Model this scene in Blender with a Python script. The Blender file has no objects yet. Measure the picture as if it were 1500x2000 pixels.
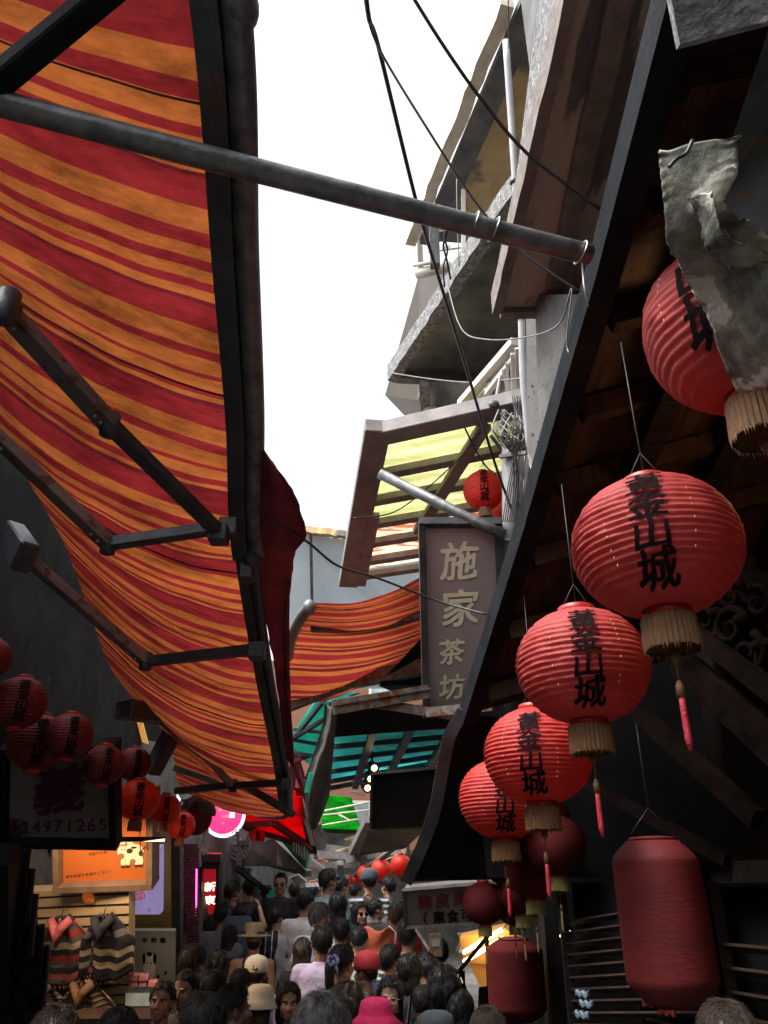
import bpy, bmesh, math, random
from mathutils import Vector, Matrix, noise
R = math.radians
random.seed(7)
SC = bpy.context.scene
COL = SC.collection
# ---------------------------------------------------------------- camera
PITCH = R(26.25); CAMZ = 1.95
SP, CP = math.sin(PITCH), math.cos(PITCH)
def at(px, py, d):
    """point of the place seen at photo pixel (px,py), d metres in front of the lens"""
    cx = (px - 750) / 1500.0; cy = (1000 - py) / 1500.0
    return Vector((cx * d, (CP - SP * cy) * d, CAMZ + (SP + CP * cy) * d))
def ground(y):
    if y < 6.2: return 0.0
    return min(0.07 * (1 + math.floor((y - 6.2) / 0.45)), 0.56)
# ---------------------------------------------------------------- objects
def tag(o, label=None, cat=None, group=None, kind=None):
    if label: o['label'] = label
    if cat: o['category'] = cat
    if group: o['group'] = group
    if kind: o['kind'] = kind
    return o
def thing(name, loc, label, cat, group=None, rz=0.0):
    o = bpy.data.objects.new(name, None); COL.objects.link(o)
    o.empty_display_size = 0.1
    o.location = loc; o.rotation_euler = (0, 0, rz)
    return tag(o, label, cat, group)
def off(o):
    v = Vector((0, 0, 0))
    while o is not None:
        v += o.location; o = o.parent
    return v
def frame(n):
    n = n.normalized()
    u = Vector((0, 0, 1)) if abs(n.z) < 0.95 else Vector((0, 1, 0))
    x = u.cross(n).normalized(); y = n.cross(x).normalized()
    return x, y
class MB:
    def __init__(s): s.v = []; s.f = []; s.m = []; s.uv = []; s.sm = []
    def add(s, vs, fs, mi=0, uvs=None, smooth=False):
        b = len(s.v); s.v += [Vector(v) for v in vs]
        for i, f in enumerate(fs):
            s.f.append([b + k for k in f]); s.m.append(mi); s.sm.append(smooth)
            s.uv.append(uvs[i] if uvs else None)
        return s
    def hexa(s, p, mi=0):
        return s.add(p, [(0,3,2,1),(4,5,6,7),(0,1,5,4),(1,2,6,5),(2,3,7,6),(3,0,4,7)], mi)
    def box(s, c, size, rot=None, mi=0):
        c = Vector(c); hx, hy, hz = [k / 2 for k in size]
        p = [Vector(q) for q in ((-hx,-hy,-hz),(hx,-hy,-hz),(hx,hy,-hz),(-hx,hy,-hz),(-hx,-hy,hz),(hx,-hy,hz),(hx,hy,hz),(-hx,hy,hz))]
        if rot is not None: p = [rot @ q for q in p]
        return s.hexa([c + q for q in p], mi)
    def beam(s, a, b, w, h, up=None, mi=0, n=1, jit=0.0):
        a = Vector(a); b = Vector(b); d = (b - a).normalized()
        u = Vector(up) if up else (Vector((0,0,1)) if abs(d.z) < 0.9 else Vector((0,1,0)))
        x = d.cross(u).normalized(); y = x.cross(d).normalized()
        vs = []; fs = []
        for k in range(n + 1):
            q = a.lerp(b, k / n)
            j = Vector((random.uniform(-1,1), random.uniform(-1,1), random.uniform(-1,1))) * jit
            for (i, l) in ((-1,-1),(1,-1),(1,1),(-1,1)): vs.append(q + j + x * (i * w / 2) + y * (l * h / 2))
        for k in range(n):
            o = 4 * k
            for i in range(4): fs.append((o + i, o + (i + 1) % 4, o + 4 + (i + 1) % 4, o + 4 + i))
        fs.append((3,2,1,0)); o = 4 * n; fs.append((o, o+1, o+2, o+3))
        return s.add(vs, fs, mi)
    def tube(s, pts, r, n=8, mi=0, caps=True):
        pts = [Vector(p) for p in pts]; rs = r if isinstance(r, (list, tuple)) else [r] * len(pts)
        vs = []; fs = []; x = None
        for k, p in enumerate(pts):
            d = (pts[min(k + 1, len(pts) - 1)] - pts[max(k - 1, 0)])
            if d.length < 1e-9: d = Vector((0, 0, 1))
            d.normalize()
            if x is None: x, y = frame(d)
            else:
                x = (x - d * x.dot(d));
                x = x.normalized() if x.length > 1e-6 else frame(d)[0]
            y = d.cross(x)
            for i in range(n):
                a = 2 * math.pi * i / n
                vs.append(p + (x * math.cos(a) + y * math.sin(a)) * rs[k])
        for k in range(len(pts) - 1):
            for i in range(n):
                fs.append((k*n+i, k*n+(i+1)%n, (k+1)*n+(i+1)%n, (k+1)*n+i))
        if caps: fs.append(tuple(reversed(range(n)))); fs.append(tuple(range((len(pts)-1)*n, len(pts)*n)))
        return s.add(vs, fs, mi, smooth=True)
    def lathe(s, prof, c=(0,0,0), n=32, mi=0, wob=None, axis=None, smooth=True, cap=True):
        c = Vector(c); vs = []; fs = []
        if axis is not None:
            az = Vector(axis).normalized(); ax, ay = frame(az)
        else: ax, ay, az = Vector((1,0,0)), Vector((0,1,0)), Vector((0,0,1))
        for k, (r, z) in enumerate(prof):
            for i in range(n):
                a = 2 * math.pi * i / n
                rr = r * (wob(a, z, k) if wob else 1)
                vs.append(c + ax * math.cos(a) * rr + ay * math.sin(a) * rr + az * z)
        for k in range(len(prof) - 1):
            for i in range(n): fs.append((k*n+i, k*n+(i+1)%n, (k+1)*n+(i+1)%n, (k+1)*n+i))
        if cap: fs.append(tuple(reversed(range(n)))); fs.append(tuple(range((len(prof)-1)*n, len(prof)*n)))
        return s.add(vs, fs, mi, smooth=smooth)
    def ell(s, c, r, n=20, m=12, mi=0, rot=None):
        c = Vector(c); vs = []; fs = []
        for k in range(1, m):
            t = math.pi * k / m
            for i in range(n):
                a = 2 * math.pi * i / n
                q = Vector((math.sin(t)*math.cos(a)*r[0], math.sin(t)*math.sin(a)*r[1], math.cos(t)*r[2]))
                vs.append(c + (rot @ q if rot is not None else q))
        q = Vector((0, 0, r[2])); q = rot @ q if rot is not None else q
        vs.append(c + q); vs.append(c - q); T = len(vs) - 2; B = T + 1
        for k in range(m - 2):
            for i in range(n): fs.append((k*n+i, (k+1)*n+i, (k+1)*n+(i+1)%n, k*n+(i+1)%n))
        for i in range(n): fs.append((T, i, (i+1)%n)); fs.append((B, (m-2)*n+(i+1)%n, (m-2)*n+i))
        return s.add(vs, fs, mi, smooth=True)
    def prism(s, pts, ext, mi=0):
        """closed slab: polygon pts pushed along vector ext"""
        pts = [Vector(p) for p in pts]; e = Vector(ext); n = len(pts)
        fs = [tuple(reversed(range(n))), tuple(range(n, 2 * n))]
        fs += [(i, (i+1)%n, n+(i+1)%n, n+i) for i in range(n)]
        return s.add(pts + [p + e for p in pts], fs, mi)
    def grid(s, fn, nu, nv, mi=0, smooth=True, uvf=None, thick=None):
        vs = []; fs = []; uvs = []
        for j in range(nv + 1):
            for i in range(nu + 1): vs.append(fn(i / nu, j / nv))
        for j in range(nv):
            for i in range(nu):
                a = j*(nu+1)+i; fs.append((a, a+1, a+nu+2, a+nu+1))
                c = ((i/nu, j/nv), ((i+1)/nu, j/nv), ((i+1)/nu, (j+1)/nv), (i/nu, (j+1)/nv))
                uvs.append([uvf(*q) if uvf else q for q in c])
        if thick is None: return s.add(vs, fs, mi, uvs, smooth)
        t = Vector(thick); N = len(vs); L = nu + 1
        vs2 = vs + [Vector(v) + t for v in vs]
        fs2 = list(fs) + [tuple(N + k for k in reversed(f)) for f in fs]
        uv2 = uvs + [list(reversed(u)) for u in uvs]
        def side(a, b, ua, ub): fs2.append((b, a, a + N, b + N)); uv2.append([ub, ua, ua, ub])
        for i in range(nu):
            u0 = (uvf or (lambda *q: q))(i/nu, 0); side(i, i+1, u0, u0)
            u0 = (uvf or (lambda *q: q))(i/nu, 1); side(nv*L+i+1, nv*L+i, u0, u0)
        for j in range(nv):
            u0 = (uvf or (lambda *q: q))(0, j/nv); side((j+1)*L, j*L, u0, u0)
            u0 = (uvf or (lambda *q: q))(1, j/nv); side(j*L+nu, (j+1)*L+nu, u0, u0)
        return s.add(vs2, fs2, mi, uv2, smooth)
    def build(s, name, mat, parent=None, bevel=0.0):
        me = bpy.data.meshes.new(name)
        if parent is not None: o0 = off(parent)
        else:
            xs = [v.x for v in s.v]; ys = [v.y for v in s.v]; zs = [v.z for v in s.v]
            o0 = Vector(((min(xs)+max(xs))/2, (min(ys)+max(ys))/2, min(zs)))
        me.from_pydata([tuple(v - o0) for v in s.v], [], s.f)
        mats = mat if isinstance(mat, (list, tuple)) else [mat]
        for m in mats: me.materials.append(m)
        me.polygons.foreach_set('material_index', s.m)
        me.polygons.foreach_set('use_smooth', s.sm)
        if any(u is not None for u in s.uv):
            ul = me.uv_layers.new(name='UVMap'); d = ul.data
            for p, u in zip(me.polygons, s.uv):
                if u:
                    for li, q in zip(p.loop_indices, u): d[li].uv = q
        me.update()
        if bevel > 0:
            bm = bmesh.new(); bm.from_mesh(me)
            es = [e for e in bm.edges if len(e.link_faces) == 2 and e.calc_face_angle(0) > 0.6]
            bmesh.ops.bevel(bm, geom=es, offset=bevel, segments=1, affect='EDGES', clamp_overlap=True)
            bm.to_mesh(me); bm.free()
        o = bpy.data.objects.new(name, me); COL.objects.link(o)
        if parent is not None: o.parent = parent
        else: o.location = o0
        return o
def copy_tree(o, parent=None):
    kids = list(o.children)
    c = o.copy(); COL.objects.link(c)
    if parent is not None: c.parent = parent
    for k in kids: copy_tree(k, c)
    return c
def sag(a, b, drop, n=16, jit=0.0):
    a = Vector(a); b = Vector(b); out = []
    for k in range(n + 1):
        t = k / n; p = a.lerp(b, t); p.z -= drop * 4 * t * (1 - t)
        if jit and 0 < k < n: p += Vector((random.uniform(-1,1), random.uniform(-1,1), random.uniform(-1,1))) * jit
        out.append(p)
    return out
# ---------------------------------------------------------------- materials
def _new(name):
    m = bpy.data.materials.new(name); m.use_nodes = True
    nt = m.node_tree; b = nt.nodes['Principled BSDF']
    return m, nt, b
def mat(name, c1, c2=None, scale=6.0, rough=0.6, metal=0.0, bump=0.0, bscale=40.0, transl=0.0, emit=0.0,
        detail=6.0, contrast=(0.35, 0.65), stretch=(1,1,1), rough2=None, spec=0.5, transc=None, sheen=0.0, c3=None, c3at=0.7, c3s=2.0):
    m, nt, b = _new(name); N = nt.nodes; L = nt.links
    c1 = (*c1, 1); c2 = (*(c2 or c1[:3]), 1)
    tc = N.new('ShaderNodeTexCoord'); mp = N.new('ShaderNodeMapping'); mp.inputs['Scale'].default_value = stretch
    L.new(tc.outputs['Object'], mp.inputs['Vector'])
    nz = N.new('ShaderNodeTexNoise'); nz.inputs['Scale'].default_value = scale; nz.inputs['Detail'].default_value = detail
    nz.inputs['Roughness'].default_value = 0.62
    L.new(mp.outputs[0], nz.inputs['Vector'])
    rp = N.new('ShaderNodeValToRGB'); rp.color_ramp.elements[0].position = contrast[0]; rp.color_ramp.elements[1].position = contrast[1]
    rp.color_ramp.elements[0].color = c1; rp.color_ramp.elements[1].color = c2
    L.new(nz.outputs['Fac'], rp.inputs['Fac']); col = rp.outputs['Color']
    if c3:
        n3 = N.new('ShaderNodeTexNoise'); n3.inputs['Scale'].default_value = c3s; n3.inputs['Detail'].default_value = 8
        L.new(mp.outputs[0], n3.inputs['Vector'])
        r3 = N.new('ShaderNodeValToRGB'); r3.color_ramp.elements[0].position = c3at - 0.02; r3.color_ramp.elements[1].position = c3at + 0.02
        L.new(n3.outputs['Fac'], r3.inputs['Fac'])
        mx = N.new('ShaderNodeMix'); mx.data_type = 'RGBA'
        L.new(r3.outputs['Color'], mx.inputs['Factor']); L.new(col, mx.inputs['A']); mx.inputs['B'].default_value = (*c3, 1)
        col = mx.outputs['Result']
    L.new(col, b.inputs['Base Color'])
    b.inputs['Roughness'].default_value = rough; b.inputs['Metallic'].default_value = metal
    b.inputs['Specular IOR Level'].default_value = spec
    if sheen: b.inputs['Sheen Weight'].default_value = sheen
    if rough2 is not None:
        mr = N.new('ShaderNodeMapRange'); mr.inputs['To Min'].default_value = rough; mr.inputs['To Max'].default_value = rough2
        L.new(nz.outputs['Fac'], mr.inputs['Value']); L.new(mr.outputs[0], b.inputs['Roughness'])
    if bump:
        nb = N.new('ShaderNodeTexNoise'); nb.inputs['Scale'].default_value = bscale; nb.inputs['Detail'].default_value = 5
        L.new(mp.outputs[0], nb.inputs['Vector'])
        bp = N.new('ShaderNodeBump'); bp.inputs['Strength'].default_value = bump; bp.inputs['Distance'].default_value = 0.01
        L.new(nb.outputs['Fac'], bp.inputs['Height']); L.new(bp.outputs[0], b.inputs['Normal'])
    if emit:
        L.new(col, b.inputs['Emission Color']); b.inputs['Emission Strength'].default_value = emit
    if transl:
        tr = N.new('ShaderNodeBsdfTranslucent'); ms = N.new('ShaderNodeMixShader'); ms.inputs[0].default_value = transl
        if transc: tr.inputs['Color'].default_value = (*transc, 1)
        else: L.new(col, tr.inputs['Color'])
        L.new(b.outputs[0], ms.inputs[1]); L.new(tr.outputs[0], ms.inputs[2])
        L.new(ms.outputs[0], N['Material Output'].inputs['Surface'])
    return m
def stripe_mat(name, stops, period, axis='u', transl=0.4, dirt=0.5, rough=0.75, tgain=1.0):
    """cloth with woven stripes: stops = [(pos, colour)...] over one period of the uv coordinate in metres"""
    m, nt, b = _new(name); N = nt.nodes; L = nt.links
    uv = N.new('ShaderNodeUVMap'); sx = N.new('ShaderNodeSeparateXYZ'); L.new(uv.outputs[0], sx.inputs[0])
    dv = N.new('ShaderNodeMath'); dv.operation = 'DIVIDE'; dv.inputs[1].default_value = period
    L.new(sx.outputs['X' if axis == 'u' else 'Y'], dv.inputs[0])
    fr = N.new('ShaderNodeMath'); fr.operation = 'FRACT'; L.new(dv.outputs[0], fr.inputs[0])
    rp = N.new('ShaderNodeValToRGB'); rp.color_ramp.interpolation = 'CONSTANT'; E = rp.color_ramp.elements
    while len(E) < len(stops): E.new(0.5)
    for e, (p, c) in zip(E, stops): e.position = p; e.color = (*c, 1)
    L.new(fr.outputs[0], rp.inputs['Fac'])
    tc = N.new('ShaderNodeTexCoord'); mp = N.new('ShaderNodeMapping'); mp.inputs['Scale'].default_value = (1.0, 2.6, 1.0)
    L.new(tc.outputs['Object'], mp.inputs[0])
    nz = N.new('ShaderNodeTexNoise'); nz.inputs['Scale'].default_value = 2.2; nz.inputs['Detail'].default_value = 10; nz.inputs['Roughness'].default_value = 0.75
    L.new(mp.outputs[0], nz.inputs['Vector'])
    dr = N.new('ShaderNodeValToRGB'); dr.color_ramp.elements[0].position = 0.36; dr.color_ramp.elements[1].position = 0.60
    g = 1 - dirt; dr.color_ramp.elements[0].color = (g, g * 0.95, g * 0.9, 1); dr.color_ramp.elements[1].color = (1, 1, 1, 1)
    L.new(nz.outputs['Fac'], dr.inputs['Fac'])
    mx = N.new('ShaderNodeMix'); mx.data_type = 'RGBA'; mx.blend_type = 'MULTIPLY'; mx.inputs['Factor'].default_value = 1
    L.new(rp.outputs['Color'], mx.inputs['A']); L.new(dr.outputs['Color'], mx.inputs['B'])
    L.new(mx.outputs['Result'], b.inputs['Base Color']); b.inputs['Roughness'].default_value = rough
    wv = N.new('ShaderNodeTexNoise'); wv.inputs['Scale'].default_value = 180; L.new(tc.outputs['Object'], wv.inputs[0])
    bp = N.new('ShaderNodeBump'); bp.inputs['Strength'].default_value = 0.25; bp.inputs['Distance'].default_value = 0.004
    L.new(wv.outputs['Fac'], bp.inputs['Height'])
    m2 = N.new('ShaderNodeMapping'); m2.inputs['Scale'].default_value = (0.8, 4.0, 1.0); L.new(tc.outputs['Object'], m2.inputs[0])
    w2 = N.new('ShaderNodeTexNoise'); w2.inputs['Scale'].default_value = 3.0; w2.inputs['Detail'].default_value = 4; L.new(m2.outputs[0], w2.inputs[0])
    b2 = N.new('ShaderNodeBump'); b2.inputs['Strength'].default_value = 0.9; b2.inputs['Distance'].default_value = 0.03
    L.new(w2.outputs['Fac'], b2.inputs['Height']); L.new(b2.outputs[0], bp.inputs['Normal']); L.new(bp.outputs[0], b.inputs['Normal'])
    if transl:
        tr = N.new('ShaderNodeBsdfTranslucent'); ms = N.new('ShaderNodeMixShader'); ms.inputs[0].default_value = transl
        L.new(mx.outputs['Result'], tr.inputs['Color']); L.new(b2.outputs[0], tr.inputs['Normal'])
        L.new(b.outputs[0], ms.inputs[1]); L.new(tr.outputs[0], ms.inputs[2])
        L.new(ms.outputs[0], N['Material Output'].inputs['Surface'])
    return m
# ---------------------------------------------------------------- lettering
_gc = {}
def glyph(ch, bold=0.022, centre=True):
    k = (ch, bold)
    if k in _gc: return _gc[k]
    c = bpy.data.curves.new('t', 'FONT'); c.body = ch; c.offset = 0.0; c.resolution_u = 3
    o = bpy.data.objects.new('t', c); COL.objects.link(o)
    dg = bpy.context.evaluated_depsgraph_get()
    me = bpy.data.meshes.new_from_object(o.evaluated_get(dg))
    vs = [(v.co.x, v.co.y) for v in me.vertices]; fs = [tuple(p.vertices) for p in me.polygons]
    bpy.data.objects.remove(o); bpy.data.curves.remove(c); bpy.data.meshes.remove(me)
    if not vs: _gc[k] = ([], [], 0.5); return _gc[k]
    x0, x1 = min(v[0] for v in vs), max(v[0] for v in vs); y0, y1 = min(v[1] for v in vs), max(v[1] for v in vs)
    base = [(v[0] - (x0+x1)/2, v[1] - (y0+y1)/2) for v in vs]; out = []; of = []; nv = len(base); nc = 6 if bold > 0.012 else 1
    for j in range(nc):      # strokes thickened by laying shifted copies, each a hair above the last
        ax, ay = (bold * math.cos(j * math.pi / 3), bold * math.sin(j * math.pi / 3)) if nc > 1 else (0, 0)
        out += [(x + ax, y + ay, 0.0025 * j) for (x, y) in base]; of += [tuple(q + j * nv for q in f) for f in fs]
    _gc[k] = (out, of, x1 - x0)
    return _gc[k]
def write(mb, text, c, size, xd, yd, mi=0, bold=0.022, brush=0.0, step=None, vertical=False, fn=None, aspect=1.0):
    """lay characters on a surface: c centre of the first one, xd / yd unit directions"""
    c = Vector(c); xd = Vector(xd); yd = Vector(yd)
    step = size * 1.08 if step is None else step
    for k, ch in enumerate(text):
        if ch == ' ': continue
        vs, fs, w = glyph(ch, bold)
        o = c + (-yd * step * k if vertical else xd * step * k)
        out = []; nn = xd.cross(yd)
        for (x, y, l) in vs:
            if brush:
                n1 = noise.noise(Vector((x * 3.1 + k * 7, y * 3.1, 0.3))); n2 = noise.noise(Vector((x * 3.1, y * 3.1 + k * 5, 4.3)))
                x, y = x + n1 * brush + y * 0.06, y + n2 * brush + x * 0.07
            p = (x * size * aspect, y * size)
            out.append(o + xd * p[0] + yd * p[1] + nn * l * size)
        mb.add(out, fs, mi)
    return mb
def board_axes(a, b, c):
    """a top-left, b top-right, c bottom-left -> x, y(up), normal towards the viewer"""
    x = (b - a).normalized(); n0 = x.cross((a - c)).normalized(); y = n0.cross(x).normalized()
    return x, y, n0
# ================================================================ materials
M = {}
DK = (0.012, 0.013, 0.017)
M['stone'] = mat('paving stone', (0.10,0.095,0.09), (0.20,0.19,0.175), 5, 0.8, bump=0.5)
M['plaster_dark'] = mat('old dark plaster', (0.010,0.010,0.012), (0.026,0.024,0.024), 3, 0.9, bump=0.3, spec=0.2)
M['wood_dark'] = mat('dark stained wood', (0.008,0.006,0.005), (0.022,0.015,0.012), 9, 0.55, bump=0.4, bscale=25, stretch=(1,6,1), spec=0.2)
M['wood_brown'] = mat('brown roof boards', (0.02,0.012,0.008), (0.065,0.033,0.018), 5, 0.5, bump=0.4, bscale=18, stretch=(5,1,1))
M['wood_carved'] = mat('carved brown wood', (0.004,0.003,0.0027), (0.011,0.007,0.006), 7, 0.95, bump=0.4, spec=0.0)
M['steel_dark'] = mat('dark painted steel', (0.026,0.030,0.038), (0.060,0.065,0.075), 7, 0.45, 0.2, bump=0.3, c3=(0.085,0.045,0.028), c3at=0.62, c3s=11)
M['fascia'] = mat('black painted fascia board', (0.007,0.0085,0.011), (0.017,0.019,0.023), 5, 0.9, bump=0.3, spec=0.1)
M['steel_grey'] = mat('weathered grey aluminium', (0.13,0.125,0.125), (0.24,0.23,0.22), 8, 0.42, 0.5, bump=0.15)
M['steel_rust'] = mat('rusty steel', (0.10,0.07,0.05), (0.22,0.20,0.17), 12, 0.7, 0.2, bump=0.4, c3=(0.13,0.05,0.02), c3at=0.56, c3s=9)
M['pole'] = mat('grey iron pole', (0.08,0.084,0.092), (0.20,0.20,0.205), 14, 0.45, 0.4, bump=0.3)
M['frame_pinkish'] = mat('greyish primed metal frame', (0.16,0.14,0.14), (0.26,0.24,0.23), 6, 0.6, 0.1, bump=0.2)
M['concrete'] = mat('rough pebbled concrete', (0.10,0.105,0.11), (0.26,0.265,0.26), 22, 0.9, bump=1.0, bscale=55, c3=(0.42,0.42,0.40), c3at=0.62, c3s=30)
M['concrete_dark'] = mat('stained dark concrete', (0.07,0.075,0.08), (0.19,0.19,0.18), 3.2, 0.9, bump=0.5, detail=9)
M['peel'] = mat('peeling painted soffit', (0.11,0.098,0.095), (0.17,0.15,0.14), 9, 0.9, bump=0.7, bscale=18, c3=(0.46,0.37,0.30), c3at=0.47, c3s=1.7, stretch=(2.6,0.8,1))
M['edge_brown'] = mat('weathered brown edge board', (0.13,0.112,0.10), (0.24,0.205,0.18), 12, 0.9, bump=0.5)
M['ochre'] = mat('ochre rendered soffit', (0.50,0.34,0.17), (0.72,0.54,0.28), 2.4, 0.9, bump=0.4, c3=(0.20,0.19,0.17), c3at=0.55, c3s=1.3)
M['beige_wall'] = mat('pale beige wall', (0.42,0.40,0.36), (0.52,0.50,0.45), 2, 0.9, bump=0.1)
M['cream_edge'] = mat('cream weathered edge', (0.55,0.48,0.36), (0.72,0.66,0.54), 8, 0.9, bump=0.4)
M['white_board'] = mat('white flaking board', (0.70,0.70,0.69), (0.85,0.85,0.84), 6, 0.75, bump=0.3, c3=(0.22,0.20,0.18), c3at=0.66, c3s=7, stretch=(6,6,1))
M['pipe_grey'] = mat('grey plastic pipe', (0.36,0.37,0.39), (0.46,0.47,0.48), 5, 0.45, bump=0.05)
M['white_frame'] = mat('off white window frame', (0.50,0.48,0.43), (0.64,0.62,0.57), 6, 0.6)
M['glass_dim'] = mat('dusty window glass', (0.10,0.13,0.14), (0.30,0.36,0.38), 3, 0.12, spec=0.8)
M['cable'] = mat('black cable', (0.018,0.018,0.022), (0.035,0.034,0.04), 9, 0.5)
M['cable_grey'] = mat('grey cable', (0.12,0.12,0.13), (0.22,0.21,0.21), 20, 0.5)
M['wire_white'] = mat('bare wire', (0.45,0.44,0.42), (0.6,0.58,0.55), 20, 0.35, 0.6)
M['blue_wall'] = mat('pale blue wall', (0.66,0.82,0.90), (0.78,0.90,0.95), 2.5, 0.85, bump=0.2, c3=(0.62,0.50,0.38), c3at=0.66, c3s=1.6)
M['brick'] = None
M['galv'] = mat('weathered galvanised sheet', (0.07,0.073,0.06), (0.38,0.38,0.32), 9, 0.85, 0.0, bump=0.9, bscale=30, spec=0.2, c3=(0.62,0.61,0.54), c3at=0.60, c3s=10, detail=9)
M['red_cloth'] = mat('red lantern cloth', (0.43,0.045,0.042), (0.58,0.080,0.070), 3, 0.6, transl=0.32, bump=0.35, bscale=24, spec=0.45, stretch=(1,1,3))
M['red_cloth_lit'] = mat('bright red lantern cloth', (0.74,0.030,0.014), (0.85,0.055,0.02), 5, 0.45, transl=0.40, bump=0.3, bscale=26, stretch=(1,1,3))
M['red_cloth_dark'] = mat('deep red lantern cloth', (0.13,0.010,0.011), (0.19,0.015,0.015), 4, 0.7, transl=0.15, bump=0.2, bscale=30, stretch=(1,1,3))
M['red_cloth_deep'] = mat('shadowed red lantern cloth', (0.075,0.007,0.008), (0.11,0.010,0.011), 4, 0.8, transl=0.1, bump=0.2, bscale=30, stretch=(1,1,3), spec=0.2)  # darker copy of the lantern cloth, shade put into its colour
M['ink'] = mat('black ink', (0.006,0.004,0.005), (0.016,0.010,0.012), 20, 0.95, spec=0.05)
M['gold'] = mat('gold fringe', (0.14,0.062,0.022), (0.23,0.11,0.040), 60, 0.6, bump=0.5, bscale=90, stretch=(6,6,0.5))
M['gold_foil'] = mat('gold foil', (0.62,0.42,0.10), (0.85,0.66,0.22), 30, 0.28, 0.9)
M['red_wood'] = mat('red lacquered rim', (0.30,0.015,0.012), (0.42,0.02,0.016), 8, 0.4)
M['tassel_red'] = mat('red silk tassel', (0.36,0.015,0.03), (0.5,0.03,0.05), 60, 0.5, bump=0.5, bscale=90)
M['glint'] = mat('pale seam stitch', (0.55,0.38,0.20), (0.7,0.52,0.30), 30, 0.35)
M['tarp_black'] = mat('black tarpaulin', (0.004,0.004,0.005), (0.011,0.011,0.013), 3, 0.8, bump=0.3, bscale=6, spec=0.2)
M['louvre'] = mat('varnished louvre', (0.022,0.014,0.012), (0.05,0.032,0.026), 9, 0.3, bump=0.4, bscale=30, spec=0.7)
M['tarp_edge'] = mat('grey tarpaulin hem', (0.035,0.035,0.037), (0.075,0.075,0.075), 9, 0.6, bump=0.3)
M['valance'] = mat('maroon scalloped valance cloth', (0.12,0.02,0.03), (0.24,0.045,0.05), 5, 0.8, transl=0.3, bump=0.2)
M['drape'] = mat('grimy hanging cloth', (0.05,0.05,0.045), (0.15,0.15,0.13), 3, 0.85, transl=0.12, bump=0.3)
M['teal'] = mat('teal awning cloth', (0.02,0.26,0.25), (0.05,0.50,0.46), 4, 0.6, transl=0.6, bump=0.3, bscale=14, stretch=(1,3,1))
M['teal_lit'] = mat('light teal awning cloth', (0.06,0.48,0.40), (0.14,0.68,0.56), 5, 0.6, transl=0.7, bump=0.3)
M['green_cloth'] = mat('bright green awning cloth', (0.014,0.30,0.03), (0.05,0.66,0.07), 5, 0.6, transl=0.72)
M['red_awn'] = mat('bright red awning cloth', (0.72,0.010,0.022), (0.88,0.02,0.03), 4, 0.6, transl=0.7, bump=0.2)
M['green_paint'] = mat('green painted panel', (0.02,0.19,0.045), (0.04,0.28,0.08), 5, 0.6)
M['wall_grey'] = mat('grimy grey wall', (0.08,0.085,0.08), (0.20,0.20,0.185), 4, 0.9, bump=0.4, detail=9)
M['skin'] = mat('warm skin', (0.40,0.225,0.15), (0.46,0.265,0.18), 12, 0.5, bump=0.08, bscale=120)
M['skin_tan'] = mat('tanned skin', (0.25,0.13,0.08), (0.31,0.165,0.10), 12, 0.5, bump=0.08, bscale=120)
M['skin_dark'] = mat('brown skin', (0.14,0.07,0.045), (0.18,0.095,0.06), 12, 0.5, bump=0.08, bscale=120)
M['lips'] = mat('lips', (0.30,0.09,0.08), (0.36,0.12,0.10), 20, 0.4)
M['brow'] = mat('eyebrow', (0.02,0.014,0.012), (0.03,0.02,0.018), 40, 0.7)
M['eyewhite'] = mat('eye white', (0.62,0.58,0.55), (0.70,0.66,0.62), 5, 0.2)
M['iris'] = mat('dark iris', (0.012,0.008,0.006), (0.02,0.012,0.01), 5, 0.1)
M['hair_black'] = mat('black hair', (0.006,0.0055,0.006), (0.018,0.016,0.017), 60, 0.55, stretch=(1,1,0.15), spec=0.3)
M['hair_brown'] = mat('brown hair', (0.03,0.018,0.013), (0.07,0.045,0.032), 60, 0.45, stretch=(1,1,0.15))
M['hair_grey'] = mat('greying hair', (0.025,0.025,0.026), (0.16,0.16,0.155), 34, 0.6, stretch=(1,1,0.3), spec=0.3)
# brick wall material
def brick_mat(name, c1, c2, mortar, sc):
    m, nt, b = _new(name); N = nt.nodes; L = nt.links
    tc = N.new('ShaderNodeTexCoord'); mp = N.new('ShaderNodeMapping'); mp.inputs['Rotation'].default_value = (R(90), 0, 0)
    br = N.new('ShaderNodeTexBrick'); br.inputs['Scale'].default_value = sc
    br.inputs['Color1'].default_value = (*c1, 1); br.inputs['Color2'].default_value = (*c2, 1); br.inputs['Mortar'].default_value = (*mortar, 1)
    br.inputs['Mortar Size'].default_value = 0.012
    L.new(tc.outputs['Object'], mp.inputs[0]); L.new(mp.outputs[0], br.inputs['Vector']); L.new(br.outputs['Color'], b.inputs['Base Color'])
    b.inputs['Roughness'].default_value = 0.9
    return m
M['brick'] = brick_mat('salmon brick', (0.62,0.30,0.19), (0.54,0.25,0.16), (0.45,0.29,0.22), 5.0)
ORG = (0.44,0.122,0.030); RED = (0.26,0.020,0.023); DRD = (0.15,0.014,0.02)
M['awn'] = stripe_mat('orange and red striped awning cloth', [(0,RED),(0.24,ORG),(0.42,RED),(0.52,ORG),(0.66,RED),(0.72,ORG),(0.82,RED),(0.90,ORG),(0.96,DRD)], 0.46, transl=0.45, dirt=0.62)
M['awn2'] = stripe_mat('narrow orange and red striped cloth', [(0,RED),(0.30,ORG),(0.5,RED),(0.62,ORG),(0.7,DRD),(0.82,ORG)], 0.30, transl=0.45, dirt=0.35)
def corr_mat(name, c1, c2, tr, scale=1.2):
    return mat(name, c1, c2, scale, 0.5, transl=tr, bump=0.3, bscale=10, detail=9, stretch=(0.8,5,1))
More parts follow.
